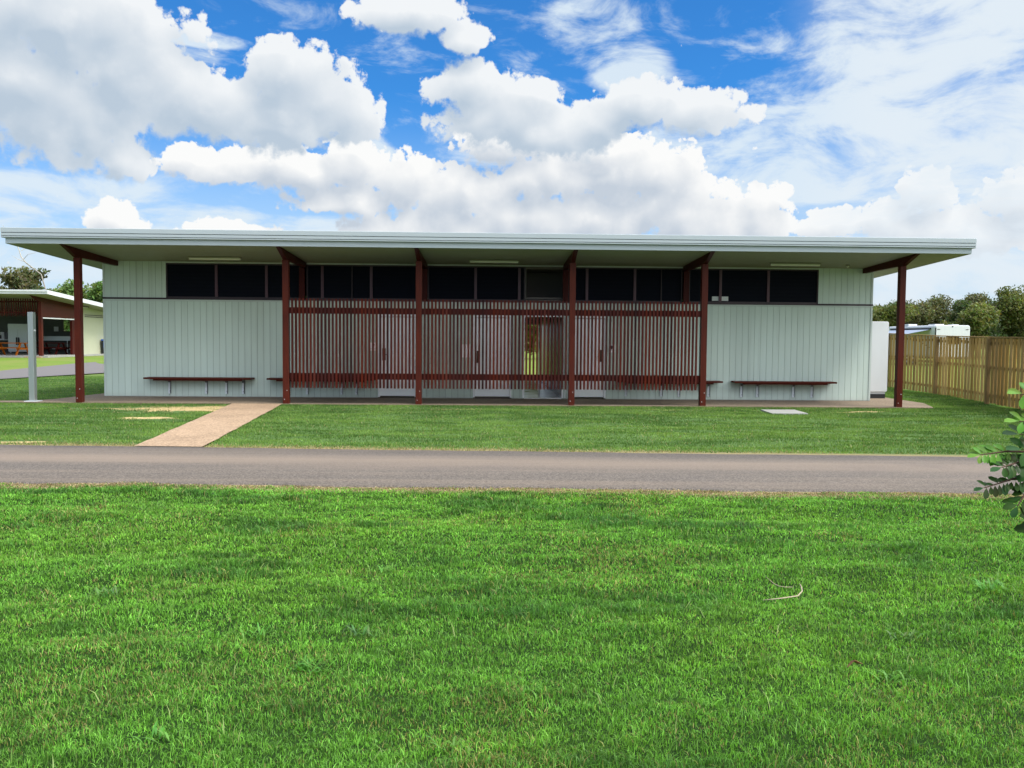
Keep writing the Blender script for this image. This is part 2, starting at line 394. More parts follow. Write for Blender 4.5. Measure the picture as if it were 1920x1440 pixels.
# bare straw patches: (x, y, half width, half length)
PATCH = [(-8.2, 19.35, .8, .35), (-7.3, 19.35, 1.3, .6), (-6.4, 19.7, 1.0, .55), (-6.9, 18.6, .7, .3), (-8.6, 19.5, .9, .16), (-6.65, 16.8, .55, .2), (-6.3, 18.9, .6, .22), (-2.4, 19.2, .35, .1), (-0.7, 19.5, .5, .14), (-7.15, 13.1, .5, .12), (-1.4, 18.7, .4, .1), (4.6, 19.6, .8, .12), (8.6, 19.6, .7, .12)]
def ground_fn(g, out):
    p = worldco(g); x, y, z = g.sep(p)
    n = g.noise(p, 0.35, 5, 0.6); nf = g.noise(g.v('MULTIPLY', p, (1.5, 4.5, 1)), 1.0, 6, 0.68); ng = g.noise(g.v('MULTIPLY', p, (14, 30, 1)), 1.0, 4, 0.7)
    near = (0.014, 0.036, 0.006); mid = (0.052, 0.098, 0.024); far = (0.110, 0.185, 0.026)
    cm = g.mix(g.smooth(nf, 0.35, 0.7), mid, (0.075, 0.135, 0.042))
    cm = g.mix(g.smooth(ng, 0.40, 0.75, 0, 0.8), cm, (0.105, 0.165, 0.055))
    c = g.mix(g.smooth(y, 10.3, 10.9), near, cm)
    cfar = g.mix(g.smooth(n, 0.35, 0.7), far, (0.160, 0.190, 0.050))
    yn = g.m('ADD', g.m('MULTIPLY', x, g.m('MULTIPLY_ADD', x, 0.0012, 0.045)), y)          # thatch along both edges of the driveway
    yf = g.m('ADD', y, g.m('MULTIPLY', x, 0.062))
    rim = g.m('MULTIPLY', g.smooth(yn, 8.85, 9.05), g.smooth(yf, 12.75, 12.3))
    c = g.mix(g.m('MULTIPLY', rim, 0.9), c, g.mix(ng, (0.15, 0.115, 0.06), (0.34, 0.27, 0.15)))
    dist = g.m('MAXIMUM', g.smooth(y, 33, 40), g.smooth(x, 14.5, 17))
    c = g.mix(dist, c, cfar)
    s = None
    for (a, b, ra, rb) in PATCH:
        q = g.v('LENGTH', g.v('MULTIPLY_ADD', p, (1 / ra, 1 / rb, 0), (-a / ra, -b / rb, 0)))
        s = q if s is None else g.m('MINIMUM', s, q)
    s = g.m('ADD', s, g.m('MULTIPLY', g.m('SUBTRACT', nf, 0.5), 3.0))
    straw = g.mix(ng, (0.33, 0.24, 0.105), (0.50, 0.39, 0.20))
    c = g.mix(g.smooth(s, 1.2, 0.7), c, straw)
    princ(g, out, c, 0.95, 0.1, normal=bump(g, g.m('ADD', nf, g.m('MULTIPLY', ng, 0.5)), 0.8, 0.05))
mat('lawn_ground', ground_fn)
def blade_fn(g, out):
    at = g.new('ShaderNodeAttribute', attribute_name='tint'); c = at.outputs[0]
    d = g.new('ShaderNodeBsdfPrincipled'); g.put(d.inputs['Base Color'], c); d.inputs['Roughness'].default_value = 0.55; d.inputs['Specular IOR Level'].default_value = 0.35
    t = g.new('ShaderNodeBsdfTranslucent'); g.put(t.inputs[0], g.v('MULTIPLY', c, (1.25, 1.2, 0.7)))
    mx = g.new('ShaderNodeMixShader'); mx.inputs[0].default_value = 0.38
    g.l.new(d.outputs[0], mx.inputs[1]); g.l.new(t.outputs[0], mx.inputs[2]); g.l.new(mx.outputs[0], out.inputs[0])
mat('blade', blade_fn)
mat('leaf', blade_fn)
def leafg_fn(g, out):
    at = g.new('ShaderNodeAttribute', attribute_name='tint'); c = at.outputs[0]
    d = g.new('ShaderNodeBsdfPrincipled'); g.put(d.inputs['Base Color'], c); d.inputs['Roughness'].default_value = 0.38; d.inputs['Specular IOR Level'].default_value = 0.12
    t = g.new('ShaderNodeBsdfTranslucent'); g.put(t.inputs[0], g.v('MULTIPLY', c, (1.3, 1.3, 0.6)))
    mx = g.new('ShaderNodeMixShader'); mx.inputs[0].default_value = 0.3
    g.l.new(d.outputs[0], mx.inputs[1]); g.l.new(t.outputs[0], mx.inputs[2]); g.l.new(mx.outputs[0], out.inputs[0])
mat('glossy_leaf', leafg_fn)
def bark_fn(c1, c2):
    def fn(g, out):
        n = g.noise(g.v('MULTIPLY', worldco(g), (6, 6, 1.5)), 1.0, 5, 0.6)
        princ(g, out, g.mix(n, c1, c2), 0.9, 0.2, normal=bump(g, n, 0.5, 0.02))
    return fn
mat('bark', bark_fn((0.10, 0.08, 0.06), (0.26, 0.22, 0.18)))
mat('pale_bark', bark_fn((0.30, 0.27, 0.23), (0.50, 0.46, 0.40)))
mat('twig', bark_fn((0.05, 0.03, 0.02), (0.10, 0.06, 0.04)))
def floor_gloss(g, out):
    n = g.noise(worldco(g), 2.0, 4)
    princ(g, out, g.mix(n, (0.70, 0.70, 0.71), (0.80, 0.80, 0.81)), g.lin(n, 0.3, 0.7, 0.06, 0.15), 0.7)
mat('passage_floor', floor_gloss)
mat('awning_fabric', paint((0.20, 0.24, 0.32), 0.7))
mat('blue_plastic', paint((0.02, 0.07, 0.28), 0.4))
mat('dead_leaf', paint((0.22, 0.10, 0.045), 0.8))
mat('dry_frond', paint((0.30, 0.25, 0.17), 0.8))

# ------------------------------------------------------------------ the setting: ground, roads, paths
def gz(x, y):
    """lie of the land: level here, rising gently towards the camp kitchen"""
    x = np.asarray(x, float); y = np.asarray(y, float)
    def ss(t): t = np.clip(t, 0, 1); return t * t * (3 - 2 * t)
    return 0.36 * ss((y - 37) / 12.0) * ss((-14.5 - x) / 6.0)
def relief(x, y):
    """small humps and hollows of the near lawns"""
    a = (fbm(x * 0.8, y * 1.7, 3, 5, 0.55) - 0.5) * 0.13
    b = (fbm(x * 0.45 + 9, y * 1.9, 21, 5, 0.62) - 0.5) * 0.17
    near = np.clip((9.3 - 0.06 * x - y) / 0.8, 0, 1)
    mid = np.clip((y - (12.6 - 0.08 * x)) / 0.6, 0, 1) * np.clip((20.5 - y) / 0.8, 0, 1)
    right = np.clip((x - 11.4) / 0.8, 0, 1) * np.clip((y - 12.6) / 0.8, 0, 1) * np.clip((34 - y) / 3, 0, 1)
    out = np.clip((y - 1.0) / 1.0, 0, 1)
    t = (y - 12.5) / 8.0                                    # flat beside the path, the access cover and the paving
    dpath = np.abs(x - (-4.65 - 0.93 * t)) - 0.55
    out = out * np.where((y > 12) & (y < 21), np.clip(dpath / 0.5, 0, 1), 1)
    out = out * np.clip(np.hypot((x - 6.73) / 1.0, (y - 19.3) / 1.1) - 0.6, 0, 1)
    out = out * np.where((x < -10) & (y > 19.5) & (y < 22.5), np.clip(np.abs(y - 20.95) / 0.7 - 0.5, 0, 1), 1)
    out = out * np.where((x > 9) & (x < 13) & (y > 20), np.clip((x - 11.3) / 1.0, 0, 1), 1)
    return (a * near + b * np.maximum(mid, right) * np.clip((30 - np.abs(x)) / 5, 0, 1)) * out - 0.012
def ground():
    def axis(pts):
        r = []
        for a, b, s in pts: r += list(np.arange(a, b, s))
        return np.array(sorted(set(np.round(r + [pts[-1][1]], 4))))
    xs = axis([(-900, -100, 80), (-100, -30, 10), (-30, -14, 1), (-14, 16, 0.10), (16, 34, 1.5), (34, 100, 10), (100, 901, 80)])
    ys = axis([(-60, 1, 6), (1, 22, 0.10), (22, 34, 0.4), (34, 64, 1.5), (64, 120, 8), (120, 1500, 90)])
    X, Y = np.meshgrid(xs, ys, indexing='ij')
    Z = gz(X, Y) + relief(X, Y)
    V = np.stack([X, Y, Z], -1).reshape(-1, 3)
    nx, ny = len(xs), len(ys)
    i, j = np.meshgrid(np.arange(nx - 1), np.arange(ny - 1), indexing='ij'); a = (i * ny + j).ravel()
    L = np.stack([a, a + ny, a + ny + 1, a + 1], 1).ravel()
    o = np_mesh('ground', V, L, np.arange(0, len(L), 4), MATS['lawn_ground'])
    o.data.polygons.foreach_set('use_smooth', [True] * len(o.data.polygons))
    return tag(o, kind='structure')
ground()
# near edge and far edge of the driveway as functions of x
def road_near(x): return 9.18 - 0.045 * x - 0.0012 * x * x + 0.03 * np.sin(x * 1.7) + 0.02 * np.sin(x * 4.3)
def road_far(x): return 12.19 - 0.062 * x + 0.0005 * x * x + 0.02 * np.sin(x * 1.3 + 1) + 0.012 * np.sin(x * 5.1)
b = MB(); xs = np.arange(-60, 60.1, 0.25)
vs = []
for x in xs:
    xc = max(-14, min(14, x))
    y0 = float(road_near(xc)); y1 = float(road_far(xc))
    for k, t in enumerate((0, .012, .35, .65, .988, 1)):
        vs.append((x, y0 + (y1 - y0) * t, 0.008 + 0.02 * (1 - (2 * t - 1) ** 2) if 0 < t < 1 else -0.06))
fs = [(i * 6 + k, i * 6 + 6 + k, i * 6 + 7 + k, i * 6 + 1 + k) for i in range(len(xs) - 1) for k in range(5)]
b.add(vs, fs)
tag(b.build('road', MATS['asphalt'], smooth=True), kind='structure')
# exposed-aggregate path from the driveway to the building, and the apron under the eaves
b = MB(); n = 24
L = [(-5.16, 12.52), (-6.20, 20.46)]; Rr = [(-4.15, 12.46), (-4.985, 20.70)]
vs = []
rr = random.Random(4)
for i in range(n + 1):
    t = i / n; w = 0.012
    vs.append((L[0][0] + (L[1][0] - L[0][0]) * t + rr.uniform(-w, w), L[0][1] + (L[1][1] + .3 - L[0][1]) * t, 0.014))
    vs.append((Rr[0][0] + (Rr[1][0] - Rr[0][0]) * t + rr.uniform(-w, w), Rr[0][1] + (Rr[1][1] + .06 - Rr[0][1]) * t, 0.014))
b.add(vs, [(2 * i, 2 * i + 1, 2 * i + 3, 2 * i + 2) for i in range(n)])
tag(b.build('path', MATS['aggregate']), kind='structure')
b = MB()
b.prism([(-11.9, 20.72), (-6.3, 20.75), (-4.9, 20.70), (10.95, 20.66), (11.5, 22.2), (11.55, 34.3), (-10.75, 34.3), (-10.72, 24.3), (-10.95, 21.75), (-11.2, 21.25), (-11.9, 21.12)], 'z', -0.12, 0.020)
tag(b.build('paved_apron', MATS['slab_concrete']), kind='structure')
b = MB()
b.prism([(-30, 20.78), (-11.9, 20.72), (-11.9, 21.12), (-30, 21.2)], 'z', -0.12, 0.016)
tag(b.build('side_path', MATS['slab_concrete']), kind='structure')
# second road, beyond the lawn on the left
ctr_n = [(-30, 12.0), (-22.5, 20.0), (-19.5, 25.5), (-17.85, 31.5), (-16.7, 37.6), (-15.2, 46), (-13, 58), (-10, 75)]
ctr_f = [(-40, 17.0), (-29.5, 24.0), (-24.3, 30.5), (-21.7, 37.5), (-20.9, 43.6), (-19.8, 52), (-18, 62), (-15, 78)]
vs = []; N = 8
for a, c_ in zip(ctr_n, ctr_f):
    for k in range(N + 1):
        t = k / N; x = a[0] + (c_[0] - a[0]) * t; y = a[1] + (c_[1] - a[1]) * t
        vs.append((x, y, float(gz(x, y)) + 0.03))
b = MB(); b.add(vs, [(i * (N + 1) + k, i * (N + 1) + k + 1, (i + 1) * (N + 1) + k + 1, (i + 1) * (N + 1) + k) for i in range(len(ctr_n) - 1) for k in range(N)])
tag(b.build('side_road', MATS['side_road']), kind='structure')

# ------------------------------------------------------------------ grass blades
def blades(name, P, H, Wd, col, seed, segs=2, lean=0.5, label=None):
    rs = np.random.RandomState(seed); n = len(P)
    yawb = rs.rand(n) * 2 * np.pi; ld = rs.rand(n) * 2 * np.pi
    ln = (np.abs(rs.randn(n)) * lean * H)[:, None]
    side = np.stack([np.cos(yawb), np.sin(yawb), 0 * yawb], 1) * (Wd / 2)[:, None]
    ldir = np.stack([np.cos(ld), np.sin(ld), 0 * ld], 1)
    up = np.array([0, 0, 1.0])
    if segs == 2:
        mid = P + up * (H * 0.58)[:, None] + ldir * ln * 0.28
        tip = P + up * (H * (1 - 0.18 * np.clip(ln[:, 0] / H, 0, 2)))[:, None] + ldir * ln
        V = np.stack([P - side, P + side, mid + side * 0.8, mid - side * 0.8, tip], 1).reshape(-1, 3)
        base = np.arange(n)[:, None] * 5
        L = (base + np.array([0, 1, 2, 3, 3, 2, 4])).ravel()
        st = (np.arange(n)[:, None] * 7 + np.array([0, 4])).ravel()
        C = np.repeat(col, 5, axis=0)
    else:
        tip = P + up * H[:, None] + ldir * ln
        V = np.stack([P - side, P + side, tip], 1).reshape(-1, 3)
        L = np.arange(n * 3); st = np.arange(n) * 3
        C = np.repeat(col, 3, axis=0)
    return V, L, st, C
def lerp(a, b, t): return np.asarray(a) * (1 - t[:, None]) + np.asarray(b) * t[:, None]
def near_grass():
    rs = np.random.RandomState(5)
    N = 1650000
    y = 2.75 + (rs.rand(N) ** 1.0) * 6.9
    x = (rs.rand(N) * 2 - 1) * 8.8
    rag = (fbm(x * 2.1, y * 0 + 3, 44, 4, 0.65) - 0.42) * 0.35
    keep = (np.abs(x - 0.03 * y) < 0.62 * y + 3.2) & (y < road_near(x) + rag + 0.02 * rs.randn(N))
    pr = np.clip((3.6 / y) ** 1.15, 0, 1) * np.where(road_near(x) - y < .15, 1.6, 1); keep &= rs.rand(N) < pr
    x, y = x[keep], y[keep]; n = len(x)
    z = relief(x, y)
    dark = np.clip((fbm(x * 1.0 + 3, y * 2.6, 51, 5, 0.6) - 0.55) * 7, 0, 1)          # coarse tufts
    yel = np.clip((fbm(x * 0.7, y * 0.9 + 4, 77, 4) - 0.45) * 4, 0, 1)
    dry = np.clip((fbm(x * 1.4 + 30, y * 1.6, 91, 4) - 0.57) * 5, 0, 1)
    edge = np.clip(1.25 - (road_near(x) - y) / (0.16 + 0.35 * fbm(x * 0.6, y * 0, 18, 3)), 0, 1) * np.clip(fbm(x * 2.2, y, 17, 3) * 2.2, 0, 1)
    H = (0.014 + 0.013 * rs.rand(n)) * (1 + 0.9 * dark) * (1 - 0.45 * edge)
    H *= 0.25 + 1.6 * fbm(x * 9, y * 12, 63, 3, 0.75)
    Wd = (0.0024 + 0.0016 * rs.rand(n)) * np.clip(y / 3.6, 1, 3) ** 1.05
    col = lerp((0.104, 0.285, 0.030), (0.192, 0.445, 0.056), rs.rand(n))
    col = lerp((1, 1, 1), (1.14, 1.04, 0.95), yel) * col
    col = col * lerp((1, 1, 1), (0.46, 0.54, 0.66), dark)
    col = np.where((rs.rand(n) < 0.03 + 0.22 * dry)[:, None], np.array([0.30, 0.26, 0.09]) * (0.7 + 0.6 * rs.rand(n))[:, None], col)
    col = np.where((rs.rand(n) < edge * 0.9)[:, None], np.array([0.36, 0.29, 0.16]) * (0.6 + 0.7 * rs.rand(n))[:, None], col)
    col = col * ((0.45 + 1.0 * rs.rand(n) ** 1.3) * (0.55 + 0.9 * fbm(x * 5, y * 8, 64, 3)))[:, None]
    parts = [blades('g', np.stack([x, y, z], 1), H, Wd, col, 8, 2, 0.85)]
    # scattered long stems
    m_ = 2600; y2 = 2.8 + rs.rand(m_) ** 0.7 * 6; x2 = (rs.rand(m_) * 2 - 1) * (0.62 * y2 + .8); ok = y2 < road_near(x2) - 0.2
    x2, y2 = x2[ok], y2[ok]; m_ = len(x2)
    c2 = lerp((0.12, 0.26, 0.04), (0.24, 0.30, 0.10), rs.rand(m_))
    parts.append(blades('s', np.stack([x2, y2, relief(x2, y2)], 1), 0.05 + 0.045 * rs.rand(m_), 0.003 + 0.003 * rs.rand(m_), c2, 9, 2, 0.9))
    join('grass', parts, 'bright green short-mown foreground lawn with coarse darker tufts')
def join(name, parts, label):
    vo = 0; lo = 0; Vs = []; Ls = []; Ss = []; Cs = []
    for V, L, st, C in parts:
        Vs.append(V); Ls.append(L + vo); Ss.append(st + lo); Cs.append(C); vo += len(V); lo += len(L)
    o = np_mesh(name, np.concatenate(Vs), np.concatenate(Ls), np.concatenate(Ss), MATS['blade'], np.concatenate(Cs))
    tag(o, label, 'grass', kind='stuff')
def patch_mask(x, y):
    q = np.full(len(x), 9.0)
    for (a, b_, ra, rb) in PATCH: q = np.minimum(q, np.hypot((x - a) / ra, (y - b_) / rb))
    return q + (fbm(x * 2, y * 5, 33, 4) - 0.5) * 2.2
def mid_grass():
    rs = np.random.RandomState(15)
    N = 620000
    x = -17 + rs.rand(N) * 35; y = 12.2 + rs.rand(N) * 9.0
    # the lawn to the right of the building, up to the fence
    k = int(N * 0.12); x[:k] = 11.0 + rs.rand(k) * 3.4; y[:k] = 20.0 + rs.rand(k) * 12
    fx = np.interp(y, [16, 20.12, 22.07, 25.96, 29.8, 34], [11.9, 12.74, 13.18, 13.85, 14.14, 14.4])
    k2 = int(N * 0.10); x[-k2:] = -20 + rs.rand(k2) * 9.4; y[-k2:] = 20.9 + rs.rand(k2) * 14
    keep = (y > road_far(np.clip(x, -14, 14)) - (fbm(x * 1.8, y * 0 + 5, 45, 4, 0.65) - 0.42) * 0.5 + 0.02 * rs.randn(N)) & (np.abs(x - 0.027 * y) < 0.61 * y + 4)
    front = y < 20.70 + 0.02 * rs.randn(N)
    right = (x > 11.02 + 0.10 * np.clip(y - 20.66, 0, 5)) & (x < fx + 1.5)
    left = (x < -10.9 - 0.02 * rs.randn(N)) & (y > 21.25) & (x > np.interp(y, [20, 25.5, 31.5, 37.6], [-22.5, -19.5, -17.85, -16.7]))
    keep &= front | right | left
    onpath = (y < 20.72) & (y > 12.3) & (x > -5.16 - 1.04 * (y - 12.52) / 7.94 + 0.012 * rs.randn(N)) & (x < -4.15 - 0.835 * (y - 12.46) / 8.24 + 0.012 * rs.randn(N))
    mh = (x > 6.28) & (x < 7.2) & (y > 18.72) & (y < 19.85)
    pm = patch_mask(x, y)
    keep &= ~onpath & ~mh & ((pm > 1.15) | (rs.rand(N) < 0.06))
    keep &= ~((np.abs(x + 11.02) < .17) & (np.abs(y - 21.0) < .2))
    x, y, pm = x[keep], y[keep], pm[keep]; n = len(x)
    z = relief(x, y) + 0.0
    hump = fbm(x * 0.45 + 9, y * 1.9, 21, 5, 0.62)
    edge = np.clip(1.15 - (y - road_far(np.clip(x, -14, 14))) / 0.50, 0, 1) * np.clip(fbm(x * 1.2, y * 0.5, 19, 3) * 2.4 - 0.3, 0, 1) * (y < 13.5)
    tone = fbm(x * 0.9, y * 2.8, 29, 5, 0.65)
    H = 0.022 + 0.020 * rs.rand(n) + 0.02 * np.clip(hump - 0.4, 0, 1); H *= (1 - 0.4 * edge)
    Wd = 0.009 + 0.007 * rs.rand(n)
    t = np.clip((tone - 0.36) / 0.28, 0, 1)
    col = lerp((0.052, 0.125, 0.020), (0.180, 0.305, 0.060), np.clip(t * 0.75 + 0.25 * rs.rand(n), 0, 1))
    lf = np.clip((-5.5 - x) / 1.0, 0, 1); col = col * lerp((1, 1, 1), (0.88, 0.92, 0.85), lf)
    st = (rs.rand(n) < np.clip(edge * 0.9 + np.clip(1.5 - pm, 0, 1) * 0.5, 0, 1) + 0.03)
    col = np.where(st[:, None], np.array([0.36, 0.30, 0.15]) * (0.6 + 0.6 * rs.rand(n))[:, None], col)
    col = col * (0.75 + 0.5 * rs.rand(n))[:, None]
    join('grass', [blades('g', np.stack([x, y, z], 1), H, Wd, col, 18, 1, 0.6)], 'darker green lawn between the driveway, the amenities building and the timber fence')
near_grass(); mid_grass()

# ------------------------------------------------------------------ the amenities building
M = MATS
YW, YP, YF = 22.92, 20.80, 19.95
XL, XR = -10.20, 10.37
ZS = 0.022                                    # top of the apron
def soff(y): return 3.720 - (y - YF) * 0.0404   # underside of the roof
bld = thing('amenities_building', 'long low amenities building clad in pale green boards under a flat overhanging roof', 'building', loc=(0, YW, 0))
def part(b, name, mt, parent=bld, **k):
    """builds in world coordinates and hangs the part on its thing"""
    p = parent
    ox = [0, 0, 0]
    while p is not None:
        ox = [a + c for a, c in zip(ox, p.location)]; p = p.parent
    b.v = [(x - ox[0], y - ox[1], z - ox[2]) for x, y, z in b.v]
    return b.build(name, MATS[mt] if isinstance(mt, str) else mt, parent, **k)
# openings in the lower storey: (x0, x1)
DOORS = [(-2.965, -1.945), (-0.425, 0.610), (2.130, 3.150)]
PASS = (0.950, 1.960)
segs = []
xx = XL
for a, c_ in sorted(DOORS + [PASS]): segs.append((xx, a)); xx = c_
segs.append((xx, XR))
PITCH = 0.1667; GAP = 0.007
def boards(b, x0, x1, z0, z1, y=YW):
    k = math.floor((x0 + 20) / PITCH)
    while True:
        a = max(x0, k * PITCH - 20 + GAP / 2); c_ = min(x1, (k + 1) * PITCH - 20 - GAP / 2)
        if a >= x1: break
        if c_ - a > 0.004: b.box(a, c_, y, y + 0.010, z0, z1)
        k += 1
b = MB()
for a, c_ in segs: boards(b, a, c_, ZS + 0.012, 2.555)
for a, c_ in DOORS + [PASS]: boards(b, a, c_, 2.262, 2.555)
boards(b, XL, -8.56, 2.644, 3.60); boards(b, 8.885, XR, 2.644, 3.60)
part(b, 'wall', 'cladding')
b = MB()                                        # the sheet behind the boards shows as the dark joints
for a, c_ in segs: b.box(a, c_, YW + 0.0102, YW + 0.10, ZS, 2.60)
for a, c_ in DOORS + [PASS]: b.box(a, c_, YW + 0.0102, YW + 0.10, 2.262, 2.60)
b.box(XL, -8.56, YW + 0.0102, YW + 0.10, 2.60, 3.60); b.box(8.885, XR, YW + 0.0102, YW + 0.10, 2.60, 3.60)
mat('joint', paint((0.14, 0.175, 0.155), 0.8))
part(b, 'wall_backing', 'joint')
for x0 in (XL, XR - 0.10):
    b = MB(); b.add([(x0, YW + 0.10, 0), (x0 + .10, YW + .10, 0), (x0 + .10, 33.0, 0), (x0, 33.0, 0), (x0, YW + .10, 3.59), (x0 + .10, YW + .10, 3.59), (x0 + .10, 33.0, 3.18), (x0, 33.0, 3.18)],
          [(3,2,1,0),(4,5,6,7),(0,1,5,4),(1,2,6,5),(2,3,7,6),(3,0,4,7)])
    part(b, 'side_wall', 'cladding')
b = MB(); b.box(XL + .1, PASS[0], 32.9, 33.0, 0, 3.18); b.box(PASS[1], XR - .1, 32.9, 33.0, 0, 3.18); b.box(PASS[0], PASS[1], 32.9, 33.0, 2.19, 3.18)
part(b, 'rear_wall', 'cladding')
# corner trims, sill strip and flashings
b = MB()
for x0, x1 in ((XL - .006, XL + .045), (XR - .045, XR + .006)):
    b.box(x0, x1, YW - 0.014, YW - 0.0005, ZS + .012, 2.555); b.box(x0, x1, YW - 0.014, YW - 0.0005, 2.644, 3.60)
b.box(XL - .006, XR + .006, YW - 0.016, YW + 0.009, 2.557, 2.597)
part(b, 'flashing', 'trim_light')
b = MB(); b.box(XL - .01, XR + .01, YW - 0.030, YW + 0.02, 2.598, 2.643)
part(b, 'sill', 'trim_dark')
b = MB(); b.box(-8.56, 8.885, YW - 0.012, YW + 0.05, 3.560, 3.598)
part(b, 'window_head', 'trim_light')
b = MB()
for a, c_ in segs: b.box(a + .002, c_ - .002, YW - 0.001, YW + 0.009, ZS - .01, ZS + 0.010)
part(b, 'wall_base', 'grey_concrete')
# clerestory windows
WIN = [(-8.56, -5.02, (-7.24, -5.92)), (-4.86, -1.80, (-4.446, -3.66, -3.15)), (-1.65, 0.96, (-0.37, 0.80)), (2.10, 5.19, (2.615, 3.905, 4.62)), (5.36, 8.885, (6.222, 7.523))]
for x0, x1, mull in WIN:
    b = MB(); t = 0.035; y0, y1 = YW + 0.012, YW + 0.085
    b.box(x0, x0 + t, y0, y1, 2.644, 3.558); b.box(x1 - t, x1, y0, y1, 2.644, 3.558)
    b.box(x0 + t, x1 - t, y0, y1, 2.644, 2.644 + t); b.box(x0 + t, x1 - t, y0, y1, 3.558 - t, 3.558)
    w = part(b, 'window', 'trim_dark')
    b = MB(); b.box(x0 + t, x1 - t, YW + 0.045, YW + 0.055, 2.644 + t, 3.558 - t)
    part(b, 'pane', 'dark_glass', w)
    for mx in mull:
        b = MB()
        wd = 0.035 if mx not in (-3.66, 4.62) else 0.012
        b.box(mx - wd, mx + wd, YW + 0.006, YW + 0.044, 2.644 + t + .001, 3.558 - t - .001)
        part(b, 'mullion', 'mullion' if wd > .02 else 'trim_dark', w)
# dark open bay above the passage
b = MB()
b.box(0.962, 0.985, YW + .02, YW + 1.6, 2.66, 3.56); b.box(2.075, 2.098, YW + .02, YW + 1.6, 2.66, 3.56)
b.box(0.986, 2.074, YW + 1.3, YW + 1.32, 2.66, 3.56); b.box(0.986, 2.074, YW + .02, YW + 1.29, 2.66, 2.68); b.box(0.986, 2.074, YW + .02, YW + 1.29, 3.50, 3.555)
part(b, 'recess', 'recess')
# inside of the passage
b = MB()
b.box(PASS[0] - .08, PASS[0], YW + .101, 32.899, ZS, 2.70); b.box(PASS[1], PASS[1] + .08, YW + .101, 32.899, ZS, 2.70)
part(b, 'passage_wall', 'passage_wall')
b = MB(); b.box(PASS[0] - .08, PASS[1] + .08, YW + .101, 32.89, 2.70, 2.75); part(b, 'passage_ceiling', 'recess')
b = MB(); b.box(PASS[0] + .001, PASS[1] - .001, YW + .01, 32.99, ZS - .01, 0.048); part(b, 'passage_floor', 'passage_floor')
b = MB(); b.box(PASS[1] - .012, PASS[1] - .001, YW + .12, 32.88, 0.049, 0.10); b.box(PASS[0] + .001, PASS[0] + .012, YW + .12, 32.88, 0.049, 0.10)
part(b, 'skirting', 'white_frame')
b = MB()
x0, x1 = PASS
b.box(x0 - .045, x0, YW - .014, YW + .10, .05, 2.222); b.box(x1, x1 + .045, YW - .014, YW + .10, .05, 2.222); b.box(x0 - .045, x1 + .045, YW - .014, YW + .10, 2.222, 2.261)
part(b, 'passage_frame', 'white_frame')
for xa, xb in ((x0, x0 + .04), (x1 - .05, x1 - .013)):
    b = MB(); b.box(xa, xb, 32.86, 33.01, .05, 2.17); part(b, 'rear_frame', 'white_frame')
b = MB(); b.box(2.040, 2.060, YW - .03, YW - .015, .05, 2.22); part(b, 'downpipe', 'white_frame')
# doors
for i, (x0, x1) in enumerate(DOORS):
    b = MB(); fr = .045
    b.box(x0, x0 + fr, YW - .016, YW + .10, .048, 2.20); b.box(x1 - fr, x1, YW - .016, YW + .10, .048, 2.20); b.box(x0, x1, YW - .016, YW + .10, 2.20, 2.260)
    d = part(b, 'door', 'white_frame', bevel=.003)
    b = MB(); b.box(x0 + fr + .004, x1 - fr - .004, YW + .020, YW + .058, .075, 2.178); part(b, 'leaf', 'door_leaf', d)
    b = MB(); b.box(x0 + fr, x1 - fr, YW + .01, YW + .09, ZS, .050); part(b, 'threshold', 'hardware', d)
    b = MB()
    if i == 1:
        b.box(x0 + .095, x0 + .135, YW - .012, YW + .019, .98, 1.30); b.tube([(x0 + .115, YW - .012, 1.0), (x0 + .115, YW - .05, 1.02), (x0 + .115, YW - .05, 1.10)], .010)
    else:
        hx = x0 + .11 if i == 0 else x1 - .19
        b.box(hx, hx + .090, YW + .008, YW + .019, 1.03, 1.35)
        b.tube([(hx + .045, YW + .008, 1.18), (hx + .045, YW - .045, 1.18), (hx + (.13 if i == 0 else -.04), YW - .045, 1.18)], .011)
    part(b, 'handle', 'hardware', d)
# roof: a shallow wedge falling towards the rear, with stepped gutter and fascia
RX0, RX1, RY1 = -11.06, 11.35, 34.0
b = MB()
b.hexa([(RX0, YF + .03, soff(YF + .03)), (RX1, YF + .03, soff(YF + .03)), (RX1, RY1, soff(RY1)), (RX0, RY1, soff(RY1)),
        (RX0, YF + .03, soff(YF + .03) + .012), (RX1, YF + .03, soff(YF + .03) + .012), (RX1, RY1, soff(RY1) + .012), (RX0, RY1, soff(RY1) + .012)])
part(b, 'soffit', 'soffit')
b = MB()
prof = []
n = 110
for i in range(n + 1):
    x = RX0 - .02 + (RX1 - RX0 + .04) * i / n; prof.append((x, .025 if i % 2 else 0.0))
vs = []
for y in (YF - .02, RY1 + .05):
    for x, h in prof: vs.append((x, y, soff(y) + .300 + h))
b.add(vs, [(i, i + 1, i + n + 2, i + n + 1) for i in range(n)])
b.hexa([(RX0, YF + .04, soff(YF + .03) + .05), (RX1, YF + .04, soff(YF + .03) + .05), (RX1, RY1, soff(RY1) + .05), (RX0, RY1, soff(RY1) + .05),
        (RX0, YF + .04, soff(YF + .03) + .29), (RX1, YF + .04, soff(YF + .03) + .29), (RX1, RY1, soff(RY1) + .29), (RX0, RY1, soff(RY1) + .29)])
part(b, 'roof', 'roof_sheet')
b = MB(); b.box(RX0, RX1, YF - .012, YF + .028, 3.715, 3.835)      # lower fascia
for x0 in (RX0 - .022, RX1 + .002):
    y0 = YF + .029
    b.hexa([(x0, y0, soff(y0) - .005), (x0 + .02, y0, soff(y0) - .005), (x0 + .02, RY1, soff(RY1) - .005), (x0, RY1, soff(RY1) - .005),
            (x0, y0, soff(y0) + .115), (x0 + .02, y0, soff(y0) + .115), (x0 + .02, RY1, soff(RY1) + .115), (x0, RY1, soff(RY1) + .115)])
